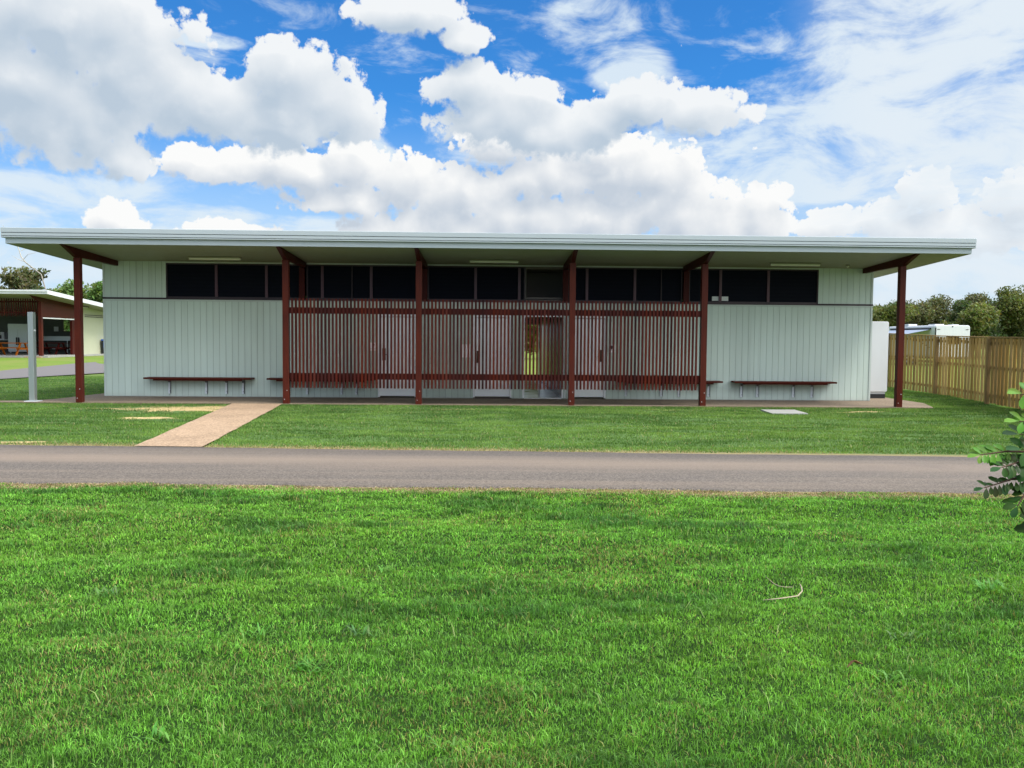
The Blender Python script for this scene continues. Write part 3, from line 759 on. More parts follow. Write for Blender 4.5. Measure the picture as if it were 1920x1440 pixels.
part(b, 'fascia', 'fascia')
b = MB()
gp = [(YF - .014, 3.838), (YF - .070, 3.842), (YF - .075, 3.850), (YF - .075, 3.868), (YF - .040, 3.871), (YF - .040, 3.882), (YF - .078, 3.884), (YF - .080, 3.944), (YF - .044, 3.948), (YF - .044, 3.958), (YF - .084, 3.960), (YF - .086, 4.060), (YF - .076, 4.066), (YF - .025, 4.066), (YF - .025, 3.90), (YF - .014, 3.90)]
b.prism(gp, 'x', -11.125, 11.415)
part(b, 'gutter', 'fascia')
b = MB()
for x0 in (-11.123, 11.400):
    y0 = YF - .061
    b.hexa([(x0, y0, 3.845), (x0 + .015, y0, 3.845), (x0 + .015, RY1 + .06, soff(RY1) + .11), (x0, RY1 + .06, soff(RY1) + .11),
            (x0, y0, 4.064), (x0 + .015, y0, 4.064), (x0 + .015, RY1 + .06, soff(RY1) + .335), (x0, RY1 + .06, soff(RY1) + .335)])
b.box(RX0 - .02, RX1 + .03, YF + .0285, YF + .0395, 3.840, 4.045)
part(b, 'barge_capping', 'fascia')
# posts and rafters
PX = [-9.845, -4.903, -1.705, 2.018, 5.245, 10.125]
for i, x in enumerate(PX):
    b = MB(); w = .074
    b.box(x - w, x + w, YP - .075, YP + .075, ZS - .01, 3.480)
    p = part(b, 'post', 'jarrah', bevel=.006)
    for bx, bz in ((-.032, .12), (.030, .34)):
        b = MB(); b.tube([(x + bx, YP - .084, bz), (x + bx, YP - .074, bz)], .009, 8); part(b, 'bolt', 'galv', p)
    b = MB(); ty, t2 = YF + .07, YP - .12
    x0, x1 = x - .050, x + .050
    poly = [(ty, soff(ty) - .004), (t2, 3.483), (YP + .10, 3.483), (YW - .001, 3.470), (YW - .001, soff(YW) - .002), (ty, soff(ty) - .001)]
    b.prism(poly, 'x', x0, x1)
    part(b, 'rafter', 'jarrah_dark', bevel=.004)
for x in (-4.965, -1.725, 2.035, 5.275):
    b = MB(); b.box(x - .075, x + .075, YW - .10, YW - .035, 2.62, 3.468)
    part(b, 'wall_post', 'jarrah_dark', bevel=.004)
# batten screens between the middle posts
rs_ = random.Random(3)
for (a0, a1, n, r0, r1) in ((-4.745, -1.840, 34, -4.828, -1.780), (-1.560, 1.875, 40, -1.630, 1.943), (2.150, 5.062, 34, 2.093, 5.170)):
    b = MB()
    for k in range(n):
        x = a0 + (a1 - a0) * k / (n - 1) + rs_.uniform(-.0015, .0015)
        dz = rs_.uniform(-.004, .004)
        b.box(x - .0235, x + .0235, YP - .068 + rs_.uniform(-.0015, .0015), YP - .030, 0.402 + dz, 2.555 + dz)
    sc = part(b, 'screen', 'jarrah_batten')
    for z0, z1 in ((.612, .762), (2.196, 2.345)):
        b = MB(); b.box(r0 + .002, r1 - .002, YP - .0295, YP + .018, z0, z1); part(b, 'rail', 'jarrah_dark', sc, bevel=.003)
# ------------------------------------------------------------------ things on the building
BEN = [(-9.03, -6.24, (-8.49, -7.52, -6.99, -6.55), 'slatted dark red wall bench on the left end wall, nearest the steel column'),
       (-5.83, -3.02, (-5.35, -4.854, -3.94, -3.545), 'dark red wall bench half hidden behind the left bay of the batten screen'),
       (3.42, 6.23, (3.694, 4.656, 5.13, 5.937), 'dark red wall bench half hidden behind the right bay of the batten screen'),
       (6.55, 9.30, (6.832, 7.266, 8.251, 8.759), 'slatted dark red wall bench on the right end wall, nearest the white cabinet')]
for x0, x1, br, lab in BEN:
    bn = thing('bench', lab, 'bench', 'dark red timber benches fixed along the green wall', loc=((x0 + x1) / 2, YW, 0))
    b = MB()
    for k, (ya, yb) in enumerate(((YW - .40, YW - .275), (YW - .262, YW - .137), (YW - .124, YW - .012))):
        b.box(x0 + .02 * (k == 1), x1 - .02 * (k == 1), ya, yb, .500, .545)
    part(b, 'seat', 'jarrah_bench', bn, bevel=.004)
    b = MB(); b.box(x0 + .24, x1 - .24, YW - .36, YW - .32, .462, .499)
    part(b, 'bearer', 'jarrah_bench', bn)
    for bx in br:
        b = MB(); b.box(bx - .028, bx + .028, YW - .035, YW - .018, .105, .498)
        br_ = part(b, 'bracket', 'galv', bn); b = MB()
        b.box(bx + .029, bx + .040, YW - .055, YW - .0005, .105, .498)  # side edge of the bracket, its shade painted in by the darker colour
        b.prism([(YW - .30, .455), (YW - .30, .461), (YW - .036, .461), (YW - .036, .40), (YW - .06, .44)], 'x', bx - .022, bx + .022)
        b.tube([(bx + .014, YW - .04, .17), (bx + .014, YW - .017, .17)], .010, 6)
        part(b, 'web', 'galv_shaded', br_)
LTS = [(-7.595, -6.286, 'slim eave light above the windows left of the batten screen'), (-0.517, .747, 'slim eave light above the middle of the batten screen'), (7.214, 8.517, 'slim eave light above the windows right of the batten screen')]
for x0, x1, lab in LTS:
    yl = 21.90
    t = thing('eave_light', lab, 'light', 'eave lights under the roof', loc=((x0 + x1) / 2, yl, soff(yl)))
    b = MB(); b.box(x0, x1, yl - .055, yl + .055, soff(yl) - .040, soff(yl) - .006); part(b, 'housing', 'soffit', t)
    b = MB(); b.prism([(yl - .045, soff(yl) - .041), (yl - .035, soff(yl) - .082), (yl + .035, soff(yl) - .082), (yl + .045, soff(yl) - .041)], 'x', x0 + .015, x1 - .015)
    part(b, 'diffuser', 'diffuser', t)
t = thing('sensor', 'small round sensor under the eave near the right-hand rafter', 'sensor', loc=(9.36, 22.2, soff(22.2)))
b = MB(); b.tube([(9.36, 22.2, soff(22.2) - .004), (9.36, 22.2, soff(22.2) - .03)], .055, 16); part(b, 'base', 'soffit', t)
b = MB(); b.tube([(9.36, 22.2, soff(22.2) - .031), (9.36, 22.2, soff(22.2) - .055), (9.36, 22.2, soff(22.2) - .07)], (.035, .030, .012), 12); part(b, 'lens', 'diffuser', t)
# signs beside the doors and notices in the window
def sign(x0, x1, z0, z1, lab, name='door_sign', mt='sign_white', y=YW - .016, th=.005):
    t = thing(name, lab, 'sign', loc=((x0 + x1) / 2, y, (z0 + z1) / 2))
    b = MB(); b.box(x0, x1, y - th, y, z0, z1); part(b, 'panel', mt, t); return t, y - th
def disc(b, cx, cz, r, y, n=16): b.prism([(cx + r * math.cos(2 * math.pi * k / n), cz + r * math.sin(2 * math.pi * k / n)) for k in range(n)], 'y', y - .0022, y - .0002)
for x0, lab in ((-3.165, 'white pictogram plate left of the left-hand door, with a figure symbol'), (3.215, 'white pictogram plate right of the right-hand door, with a figure symbol')):
    t, ys = sign(x0, x0 + .17, 1.34, 1.50, lab)
    b = MB(); cx = x0 + .082
    disc(b, cx, 1.482, .012, ys)
    b.prism([(cx - .030, 1.465), (cx + .030, 1.465), (cx + .020, 1.415), (cx + .012, 1.36), (cx - .012, 1.36), (cx - .020, 1.415)], 'y', ys - .0022, ys - .0002)
    part(b, 'symbol', 'sign_black', t)
    b = MB(); b.box(x0, x0 + .17, YW - .021, YW - .016, 1.285, 1.325); part(b, 'lower_plate', 'sign_white', t)
t, ys = sign(-.775, -.505, 1.12, 1.47, 'tall white notice on the wall left of the middle door', 'notice')
for x0, x1, lab in ((6.005, 6.180, 'white card inside the window, on the left of a window bar'), (6.260, 6.445, 'white card inside the window, on the right of a window bar')):
    sign(x0, x1, 2.70, 2.815, lab, 'window_notice', 'paper', YW + .0435, .004)

# white service cabinet against the right-hand side wall
t = thing('service_cabinet', 'tall white cabinet on a black plinth against the right end of the building', 'cabinet', loc=(10.9, 24.0, 0))
b = MB()
def rrect(x0, x1, z0, z1, r, n=5):
    pts = []
    for cx, cz, a0 in ((x1 - r, z1 - r, 0), (x0 + r, z1 - r, 90), (x0 + r, z0 + r, 180), (x1 - r, z0 + r, 270)):
        for k in range(n + 1):
            a = R(a0 + 90 * k / n); pts.append((cx + r * math.cos(a), cz + r * math.sin(a)))
    return pts
b.prism(rrect(10.42, 11.355, .205, 2.205, .045), 'y', 24.0, 25.9); part(b, 'body', 'white_enamel', t, bevel=.012)
b = MB(); b.box(10.44, 11.31, 24.03, 25.88, .145, .204); part(b, 'skirt', 'white_enamel', t)
b = MB(); b.box(10.44, 11.31, 24.02, 25.88, ZS, .144); part(b, 'plinth', 'black_plastic', t)

# brushed steel column by the side path
t = thing('steel_column', 'square brushed-steel column standing by the path left of the building', 'column', loc=(-11.045, 20.97, 0))
b = MB(); b.box(-11.115, -10.985, 20.90, 21.03, ZS + .012, 2.178); part(b, 'shaft', 'steel', t, bevel=.004)
b = MB(); b.box(-11.20, -10.90, 20.83, 21.11, ZS - .002, ZS + .012); part(b, 'base_plate', 'galv', t)
b = MB(); b.tube([(-10.985, 20.965, 1.735), (-10.968, 20.965, 1.735)], .022, 12); part(b, 'button', 'white_plastic', t)
b = MB(); b.prism([(6.30, 18.74), (7.12, 18.78), (7.19, 19.84), (6.38, 19.80)], 'z', -.05, .018)
o = b.build('access_cover', M['grey_concrete'], origin=(6.75, 19.3, 0)); tag(o, 'pale concrete access cover set flush in the lawn', 'cover')

# ------------------------------------------------------------------ timber fence on the right
FP = [(10.95, 12.75), (11.35, 14.6), (11.75, 16.4), (12.30, 18.25), (12.74, 20.12), (13.18, 22.07), (13.55, 24.0), (13.85, 25.96), (14.02, 27.9), (14.14, 29.8), (14.22, 31.7), (14.28, 33.6)]
fe = thing('timber_fence', 'treated pine paling fence with gaps running back along the right of the lawn', 'fence', loc=(13.5, 25, 0))
def fpt(s):
    i = max(0, min(len(FP) - 2, int(s))); t = s - i
    return FP[i][0] + (FP[i + 1][0] - FP[i][0]) * t, FP[i][1] + (FP[i + 1][1] - FP[i][1]) * t
def ftop(y): return float(np.interp(y, [12.5, 18, 20, 22, 26, 29.8, 34], [1.74, 1.76, 1.77, 1.79, 1.85, 1.95, 2.0]))
def obox(b, x, y, dx, dy, L, T, z0, z1, off=0.0):
    """box centred at x,y, half length L along (dx,dy), thickness T starting at offset off along the left-hand normal"""
    nx, ny = -dy, dx
    P = [(x + dx * l + nx * t, y + dy * l + ny * t) for l, t in ((-L, off), (L, off), (L, off + T), (-L, off + T))]
    area = sum(P[i][0] * P[(i + 1) % 4][1] - P[(i + 1) % 4][0] * P[i][1] for i in range(4))
    if area < 0: P = P[::-1]
    b.hexa([(p[0], p[1], z0) for p in P] + [(p[0], p[1], z1) for p in P])
lens = [0]
for a, c_ in zip(FP, FP[1:]): lens.append(lens[-1] + math.dist(a, c_))
def at_len(d):
    i = 0
    while i < len(lens) - 2 and lens[i + 1] < d: i += 1
    t = (d - lens[i]) / (lens[i + 1] - lens[i]); a, c_ = FP[i], FP[i + 1]
    dl = math.dist(a, c_)
    return a[0] + (c_[0] - a[0]) * t, a[1] + (c_[1] - a[1]) * t, (c_[0] - a[0]) / dl, (c_[1] - a[1]) / dl
rf = random.Random(11); b = MB(); d = 0.1
SP = .245
while d < lens[-1]:
    x, y, dx, dy = at_len(d)
    w = .080 + rf.uniform(-.005, .005)
    obox(b, x, y, dx, dy, w, .018, .03 + rf.uniform(0, .03), ftop(y) - .045 + rf.uniform(-.006, .006), off=0.0 + rf.uniform(0, .003))
    d += SP + rf.uniform(-.006, .006)
part(b, 'palings', 'treated_pine', fe)
b = MB(); d = 0.1 + SP / 2
while d < lens[-1]:
    x, y, dx, dy = at_len(d); obox(b, x, y, dx, dy, .028 + rf.uniform(-.003, .003), .016, .03, ftop(y) - .05, off=-.068)
    d += SP
part(b, 'rear_battens', 'treated_pine', fe)
for z in (.22, 0.95, 1.60):
    b = MB()
    for (a, c_) in zip(FP, FP[1:]):
        L = math.dist(a, c_); mx, my = (a[0] + c_[0]) / 2, (a[1] + c_[1]) / 2; sc = ftop(my) / 1.80
        obox(b, mx, my, (c_[0] - a[0]) / L, (c_[1] - a[1]) / L, L / 2 - .001, .045, z * sc, z * sc + .075, off=-.047)
    part(b, 'rail', 'treated_pine_post', fe)
b = MB()
for (a, c_) in zip(FP, FP[1:]):
    L = math.dist(a, c_); dx, dy = (c_[0] - a[0]) / L, (c_[1] - a[1]) / L; nx, ny = -dy, dx
    z0, z1 = ftop(a[1]) - .034, ftop(c_[1]) - .034
    q = []
    for zz in (0, .030):
        for (p, z) in ((a, z0), (c_, z1)):
            for t in ((-.085, .055) if p is a else (.055, -.085)): q.append((p[0] + nx * t, p[1] + ny * t, z + zz))
    b.hexa([q[1], q[0], q[3], q[2], q[5], q[4], q[7], q[6]])
part(b, 'capping', 'treated_pine_post', fe)
for i in (1, 3, 5, 7, 9, 11):
    x, y = FP[i]; j = min(i, len(FP) - 2); L = math.dist(FP[j], FP[j + 1]); dx, dy = (FP[j + 1][0] - FP[j][0]) / L, (FP[j + 1][1] - FP[j][1]) / L
    b = MB(); obox(b, x, y, dx, dy, .058, .085, -.1, ftop(y) - .040, off=.0215)
    part(b, 'post', 'treated_pine_post', fe, bevel=.006)

# ------------------------------------------------------------------ caravan beyond the fence
cv = thing('caravan', 'white caravan with a striped side awning parked beyond the timber fence', 'caravan', loc=(33.0, 60, 0))
CX0, CX1, CY0, CY1 = 31.75, 34.25, 60.0, 67.2
def rpoly(x0, x1, z0, z1, r, n=5): return rrect(x0, x1, z0, z1, r, n)
b = MB(); b.prism(rpoly(CX0, CX1, .62, 2.90, .16), 'y', CY0, CY1); part(b, 'body', 'white_enamel', cv, bevel=.05)
b = MB(); pr = rpoly(CX0 - .012, CX1 + .012, .60, 2.915, .17); pi_ = rpoly(CX0 + .04, CX1 - .04, .68, 2.85, .13); n = len(pr)
b.box(CX0 - .02, CX0 + .05, CY0 - .012, CY0 + .06, .8, 2.72); part(b, 'corner_trim', 'black_plastic', cv)
b = MB(); b.box(CX0 + .45, CX0 + 1.15, 61.0, 61.9, 2.90, 2.99); part(b, 'air_conditioner', 'white_enamel', cv, bevel=.02)
b = MB(); b.box(CX0 + .10, CX0 + .8, 64.2, 65.8, 2.90, 3.04); part(b, 'roof_box', 'white_enamel', cv, bevel=.03)
b = MB(); b.box(CX0 + 1.5, CX0 + 2.0, 60.6, 61.2, 2.90, 2.97); part(b, 'roof_hatch', 'white_enamel', cv, bevel=.02)
b = MB(); b.prism([(CX0 - .02, 2.58), (CX0 - 1.7, 2.25), (CX0 - 1.7, 2.27), (CX0 - .02, 2.61)], 'y', 60.7, 66.6); part(b, 'awning', 'awning_fabric', cv)
b = MB(); b.tube([(CX0 - .05, 60.6, 2.66), (CX0 - .05, 66.7, 2.66)], .06, 8)
b.tube([(CX0 - .03, 60.68, 1.3), (CX0 - 1.7, 60.68, 2.25)], .025, 6); part(b, 'awning_arm', 'black_plastic', cv)
for bx in (CX0 + .22, CX1 - .22):
    b = MB(); b.box(bx - .10, bx + .10, CY0 - .015, CY0 - .001, 2.58, 2.62); part(b, 'marker_lamp', 'hardware', cv)
b = MB(); b.tube([(CX0 + 1.22, CY0 - .02, 2.80), (CX0 + 1.22, CY0 - .001, 2.80)], .05, 10); part(b, 'camera', 'black_plastic', cv)
b = MB(); b.box(CX0 + .8, CX0 + 1.7, CY0 - .012, CY0 - .001, 1.55, 2.15); part(b, 'window', 'dark_glass', cv, bevel=.01)
for wy in (63.1, 64.1):
    for wx in (CX0 + .02, CX1 - .26):
        b = MB(); b.tube([(wx, wy, .34), (wx + .24, wy, .34)], .34, 20); w = part(b, 'wheel', 'black_plastic', cv)
        b = MB(); b.tube([(wx - .012, wy, .34), (wx + .252, wy, .34)], .20, 16); part(b, 'rim', 'galv', w)
b = MB(); b.box(CX0 + .1, CX1 - .1, CY0 - .02, CY1, .50, .61); part(b, 'chassis', 'black_plastic', cv)

# ------------------------------------------------------------------ camp kitchen on the left
G0 = 0.45
ck = thing('camp_kitchen', 'open-fronted camp kitchen shelter with red battens and a pale cream side wall', 'building', loc=(-30, 54, 0))
KX0, KX1, KY0, KY1 = -40.0, -26.10, 50.5, 60.2
def ksoff(y): return 3.955 - (y - 49.0) * 0.070
b = MB(); b.box(KX0, KX1 + .5, KY0 - .25, KY1 + .3, 0.0, G0); part(b, 'floor_slab', 'grey_concrete', ck)
b = MB(); b.box(-26.85, -25.9, KY0 - .42, KY0 - .26, .2, G0 - .03); part(b, 'step', 'aggregate', ck)
b = MB()
b.hexa([(KX0, 49.0, ksoff(49)), (-24.925, 49.0, ksoff(49)), (-24.925, 61.5, ksoff(61.5)), (KX0, 61.5, ksoff(61.5)),
        (KX0, 49.0, ksoff(49) + .02), (-24.925, 49.0, ksoff(49) + .02), (-24.925, 61.5, ksoff(61.5) + .02), (KX0, 61.5, ksoff(61.5) + .02)]); part(b, 'soffit', 'soffit', ck)
b = MB()
b.hexa([(KX0, 48.98, ksoff(49) + .021), (-24.90, 48.98, ksoff(49) + .021), (-24.90, 61.52, ksoff(61.5) + .021), (KX0, 61.52, ksoff(61.5) + .021),
        (KX0, 48.98, ksoff(49) + .245), (-24.90, 48.98, ksoff(49) + .245), (-24.90, 61.52, ksoff(61.5) + .29), (KX0, 61.52, ksoff(61.5) + .29)])
b.prism([(48.93, ksoff(49) + .15), (48.979, ksoff(49) + .15), (48.979, ksoff(49) + .25), (48.93, ksoff(49) + .25)], 'x', KX0, -24.88)
part(b, 'roof', 'white_enamel', ck)
b = MB(); b.box(-26.19, -26.01, KY0 - .08, KY0 + .10, G0, 3.60); part(b, 'post', 'jarrah', ck)
b = MB(); b.box(-33.0, -32.82, KY0 - .08, KY0 + .10, G0, 3.60); part(b, 'post', 'jarrah', ck)
b = MB(); b.prism([(49.4, ksoff(49.4) - .003), (50.35, 3.56), (54.6, 3.38), (54.6, ksoff(54.6) - .003)], 'x', -26.15, -26.05); part(b, 'rafter', 'jarrah_dark', ck)
b = MB(); x = -38.9
while x < -26.25: b.box(x - .032, x + .032, KY0 + .12, KY0 + .15, 2.74 + .05 * (int(x * 7) % 2), 3.78); x += .135
part(b, 'batten_valance', 'jarrah_batten', ck)
b = MB(); b.box(-38.9, -26.2, KY0 + .151, KY0 + .20, 2.92, 3.02); b.box(-38.9, -26.2, KY0 + .151, KY0 + .20, 3.55, 3.65); part(b, 'rail', 'jarrah_dark', ck)
b = MB(); b.hexa([(-26.12, 50.62, 2.70), (-26.08, 50.62, 2.70), (-26.08, 54.64, 2.70), (-26.12, 54.64, 2.70), (-26.12, 50.62, ksoff(50.62) - .16), (-26.08, 50.62, ksoff(50.62) - .16), (-26.08, 54.64, ksoff(54.64) - .004), (-26.12, 54.64, ksoff(54.64) - .004)]); part(b, 'gable_panel', 'jarrah', ck)
b = MB(); b.box(-26.13, -26.07, 50.6, 54.64, 2.63, 2.695); part(b, 'lintel', 'white_frame', ck)
b = MB(); b.box(-26.20, -26.06, 54.18, 54.50, G0, 2.629); part(b, 'inner_post', 'jarrah_dark', ck)
b = MB(); b.box(-26.16, -26.04, 54.65, 54.80, G0, 3.50); part(b, 'corner_trim', 'white_frame', ck)
b = MB(); b.hexa([(-26.2, 54.801, G0), (-26.1, 54.801, G0), (-26.1, KY1, G0), (-26.2, KY1, G0), (-26.2, 54.801, ksoff(54.8) - .004), (-26.1, 54.801, ksoff(54.8) - .004), (-26.1, KY1, ksoff(KY1) - .004), (-26.2, KY1, ksoff(KY1) - .004)]); part(b, 'side_wall', 'cream_wall', ck)
b = MB()
wx0, wx1, wz0, wz1 = -29.0, -28.35, 1.95, 2.85
b.box(KX0, wx0, 59.0, 59.1, G0, 3.2); b.box(wx1, -26.201, 59.0, 59.1, G0, 3.2); b.box(wx0, wx1, 59.0, 59.1, G0, wz0); b.box(wx0, wx1, 59.0, 59.1, wz1, 3.2)
part(b, 'rear_wall', 'grey_wall', ck)
b = MB(); b.box(wx0 - .05, wx0, 58.97, 59.12, wz0 - .05, wz1 + .05); b.box(wx1, wx1 + .05, 58.97, 59.12, wz0 - .05, wz1 + .05); b.box(wx0, wx1, 58.97, 59.12, wz1, wz1 + .05); b.box(wx0, wx1, 58.97, 59.12, wz0 - .05, wz0)
part(b, 'window', 'trim_dark', ck)
b = MB(); b.box(-26.085, -26.06, 55.9, 58.9, 2.86, 2.90); b.box(-26.085, -26.06, 55.9, 58.9, 2.97, 3.01); part(b, 'hanging_rail', 'trim_dark', ck)
t = thing('eave_light', 'dark slim light under the eave of the camp kitchen, above its cream side wall', 'light', loc=(-25.6, 54.7, 3.5))
b = MB(); b.box(-25.65, -25.55, 53.9, 55.4, ksoff(54.65) - .12, ksoff(54.65) - .06); part(b, 'housing', 'trim_dark', t)
b = MB(); b.box(-25.64, -25.56, 54.0, 55.3, ksoff(54.65) - .15, ksoff(54.65) - .121); part(b, 'diffuser', 'diffuser', t)
# furnishings
t = thing('fridge', 'large stainless steel double-door fridge in the camp kitchen', 'fridge', loc=(-31.2, 57.9, G0))
b = MB(); b.box(-31.84, -30.56, 57.5, 58.3, G0 + .1, 2.40); part(b, 'body', 'steel', t)
for x0 in (-31.83, -31.195):
    b = MB(); b.box(x0, x0 + .625, 57.44, 57.499, G0 + .14, 2.02); dr = part(b, 'door', 'steel', t)
    hx = x0 + .56 if x0 < -31.5 else x0 + .065
    b = MB(); b.box(hx - .03, hx + .03, 57.38, 57.439, 1.0, 1.5); part(b, 'handle', 'black_plastic', dr)
b = MB(); b.box(-31.83, -30.57, 57.44, 57.499, 2.05, 2.39); b.box(-31.3, -31.1, 57.43, 57.4395, 2.18, 2.26); part(b, 'control_panel', 'steel', t)
for x0, x1, lab, y in ((-30.3, -26.5, 'stainless kitchen counter with splashback under the camp kitchen window', 58.3), (-36.0, -32.1, 'stainless kitchen counter left of the double-door fridge', 58.3)):
    t = thing('kitchen_counter', lab, 'counter', 'stainless counters in the camp kitchen', loc=((x0 + x1) / 2, y, G0))
    b = MB(); b.box(x0, x1, y, y + .65, G0 + .86, G0 + .90); part(b, 'top', 'steel', t)
    b = MB(); b.box(x0, x1, y + .60, y + .64, G0 + .901, G0 + 1.15); part(b, 'splashback', 'steel', t)
    for lx in (x0 + .08, (x0 + x1) / 2, x1 - .08):
        b = MB(); b.box(lx - .025, lx + .025, y + .03, y + .08, G0, G0 + .859); part(b, 'leg', 'steel', t)
    b = MB(); b.box(x0 + .1, x1 - .1, y + .03, y + .55, G0 + .28, G0 + .31); part(b, 'shelf', 'steel', t)
t = thing('microwave', 'white microwave oven on the counter left of the double-door fridge', 'microwave', loc=(-32.9, 58.6, G0 + .91))
b = MB(); b.box(-33.2, -32.6, 58.35, 58.8, G0 + .905, G0 + 1.40); part(b, 'body', 'white_enamel', t); b = MB(); b.box(-33.15, -32.78, 58.33, 58.349, G0 + .95, G0 + 1.2); part(b, 'door', 'black_plastic', t)
t = thing('notice', 'white notice on the dark rear wall of the camp kitchen, left of its window', 'sign', loc=(-29.45, 58.98, 2.1)); b = MB(); b.box(-29.60, -29.30, 58.975, 58.99, 1.93, 2.25); part(b, 'panel', 'paper', t)
def picnic(cx, cy, z, L, mt, lab, rz=0):
    t = thing('picnic_table', lab, 'picnic table', 'picnic tables in the camp kitchen', loc=(cx, cy, z), rz=rz)
    b = MB(); [b.box(-L / 2, L / 2, y, y + .13, .70, .745) for y in (-.36, -.215, -.07, .075, .22)]; b.build('table_top', M[mt], t)
    for s in (-1, 1):
        b = MB(); [b.box(-L / 2, L / 2, s * .68 + y, s * .68 + y + .125, .42, .46) for y in (-.13, .01)]; b.build('seat', M[mt], t)
    for s in (-1, 1):
        b = MB(); x = s * (L / 2 - .32)
        for q in (-1, 1): b.hexa([(x - .04, q * .72 - .05, 0), (x + .04, q * .72 - .05, 0), (x + .04, q * .72 + .05, 0), (x - .04, q * .72 + .05, 0), (x - .04, q * .24 - .05, .699), (x + .04, q * .24 - .05, .699), (x + .04, q * .24 + .05, .699), (x - .04, q * .24 + .05, .699)])
        b.box(x + .041, x + .085, -.80, .80, .33, .419); b.build('leg_frame', M[mt], t)
picnic(-28.75, 52.1, G0, 2.1, 'pine_orange', 'orange-stained picnic table in the open front of the camp kitchen')
picnic(-27.5, 54.6, G0, 1.7, 'jarrah_dark', 'dark stained picnic table behind the corner post of the camp kitchen')
picnic(-31.5, 53.6, G0, 2.1, 'pine_orange', 'second orange-stained picnic table, deeper in the camp kitchen')
t = thing('wheelie_bin', 'dark blue wheelie bin beside the cream wall of the camp kitchen', 'bin', loc=(-25.72, 58.3, .40))
b = MB(); b.hexa([(-25.95, 58.05, .48), (-25.50, 58.05, .48), (-25.50, 58.55, .48), (-25.95, 58.55, .48), (-26.0, 57.98, 1.33), (-25.44, 57.98, 1.33), (-25.44, 58.62, 1.33), (-26.0, 58.62, 1.33)]); part(b, 'body', 'black_plastic', t)
b = MB(); b.hexa([(-26.02, 57.95, 1.331), (-25.42, 57.95, 1.331), (-25.42, 58.65, 1.331), (-26.02, 58.65, 1.331), (-25.98, 58.0, 1.43), (-25.46, 58.0, 1.40), (-25.46, 58.6, 1.43), (-25.98, 58.6, 1.43)]); part(b, 'lid', 'blue_plastic', t)
b = MB(); b.box(-25.85, -25.60, 57.96, 57.978, .85, 1.25); part(b, 'front_panel', 'blue_plastic', t)
b = MB(); b.tube([(-25.98, 58.58, .46), (-25.46, 58.58, .46)], .09, 12); part(b, 'wheel', 'black_plastic', t)

# ------------------------------------------------------------------ trees
def leaf_cards(rs, C, size, cols):
    """one small bent leaf spray (two triangles) per centre"""
    n = len(C)
    a = rs.randn(n, 3); a /= np.linalg.norm(a, axis=1)[:, None]
    b_ = rs.randn(n, 3); b_ -= a * (a * b_).sum(1)[:, None]; b_ /= np.linalg.norm(b_, axis=1)[:, None]
    s = (size * (0.6 + 0.8 * rs.rand(n)))[:, None]
    nrm = np.cross(a, b_)
    V = np.stack([C - a * s, C + b_ * s * .42 + nrm * s * .1, C + a * s, C - b_ * s * .42 + nrm * s * .1], 1).reshape(-1, 3)
    base = np.arange(n)[:, None] * 4
    L = (base + np.array([0, 1, 2, 0, 2, 3])).ravel(); st = np.arange(2 * n) * 3
    return V, L, st, np.repeat(cols, 4, axis=0)
def grow(rnd, base, H, spread, levels, r0, lean=(0, 0), first=0.3, nb=(4, 6)):
    """skeleton: list of (points, radii); returns branches and tip points"""
    br = []; tips = []
    def go(p, d, L, r, lev):
        pts = [p]; rad = [r]; n = 5
        for i in range(n):
            d = (d + Vector((rnd.gauss(0, .13), rnd.gauss(0, .13), rnd.gauss(0.03, .07)))).normalized()
            p = p + d * (L / n); pts.append(p); rad.append(r * (1 - 0.62 * (i + 1) / n))
        br.append((pts, rad))
        if lev >= levels: tips.append((pts[-1], L)); tips.append((pts[3], L)); return
        k = rnd.randint(*nb)
        for j in range(k):
            t = first + (1 - first) * (j + rnd.random()) / k if lev == 0 else rnd.uniform(.35, 1)
            q = pts[min(5, max(1, int(t * 5 + .5)))]
            an = rnd.uniform(0, 6.283) if lev else 6.283 * j / k + rnd.uniform(-.5, .5)
            up = rnd.uniform(.25, .9)
            nd = (Vector((math.cos(an), math.sin(an), 0)) * spread + Vector((0, 0, up)) + d * .35).normalized()
            go(q, nd, L * rnd.uniform(.42, .62), r * .42 * rnd.uniform(.8, 1.1), lev + 1)
        go(pts[-1], (d + Vector((rnd.gauss(0, .3), rnd.gauss(0, .3), .3))).normalized(), L * .5, r * .38, lev + 1)
    d0 = Vector((lean[0], lean[1], 1)).normalized()
    go(Vector(base), d0, H * .62, r0, 0)
    return br, tips
TREES = 'trees standing beyond the park'
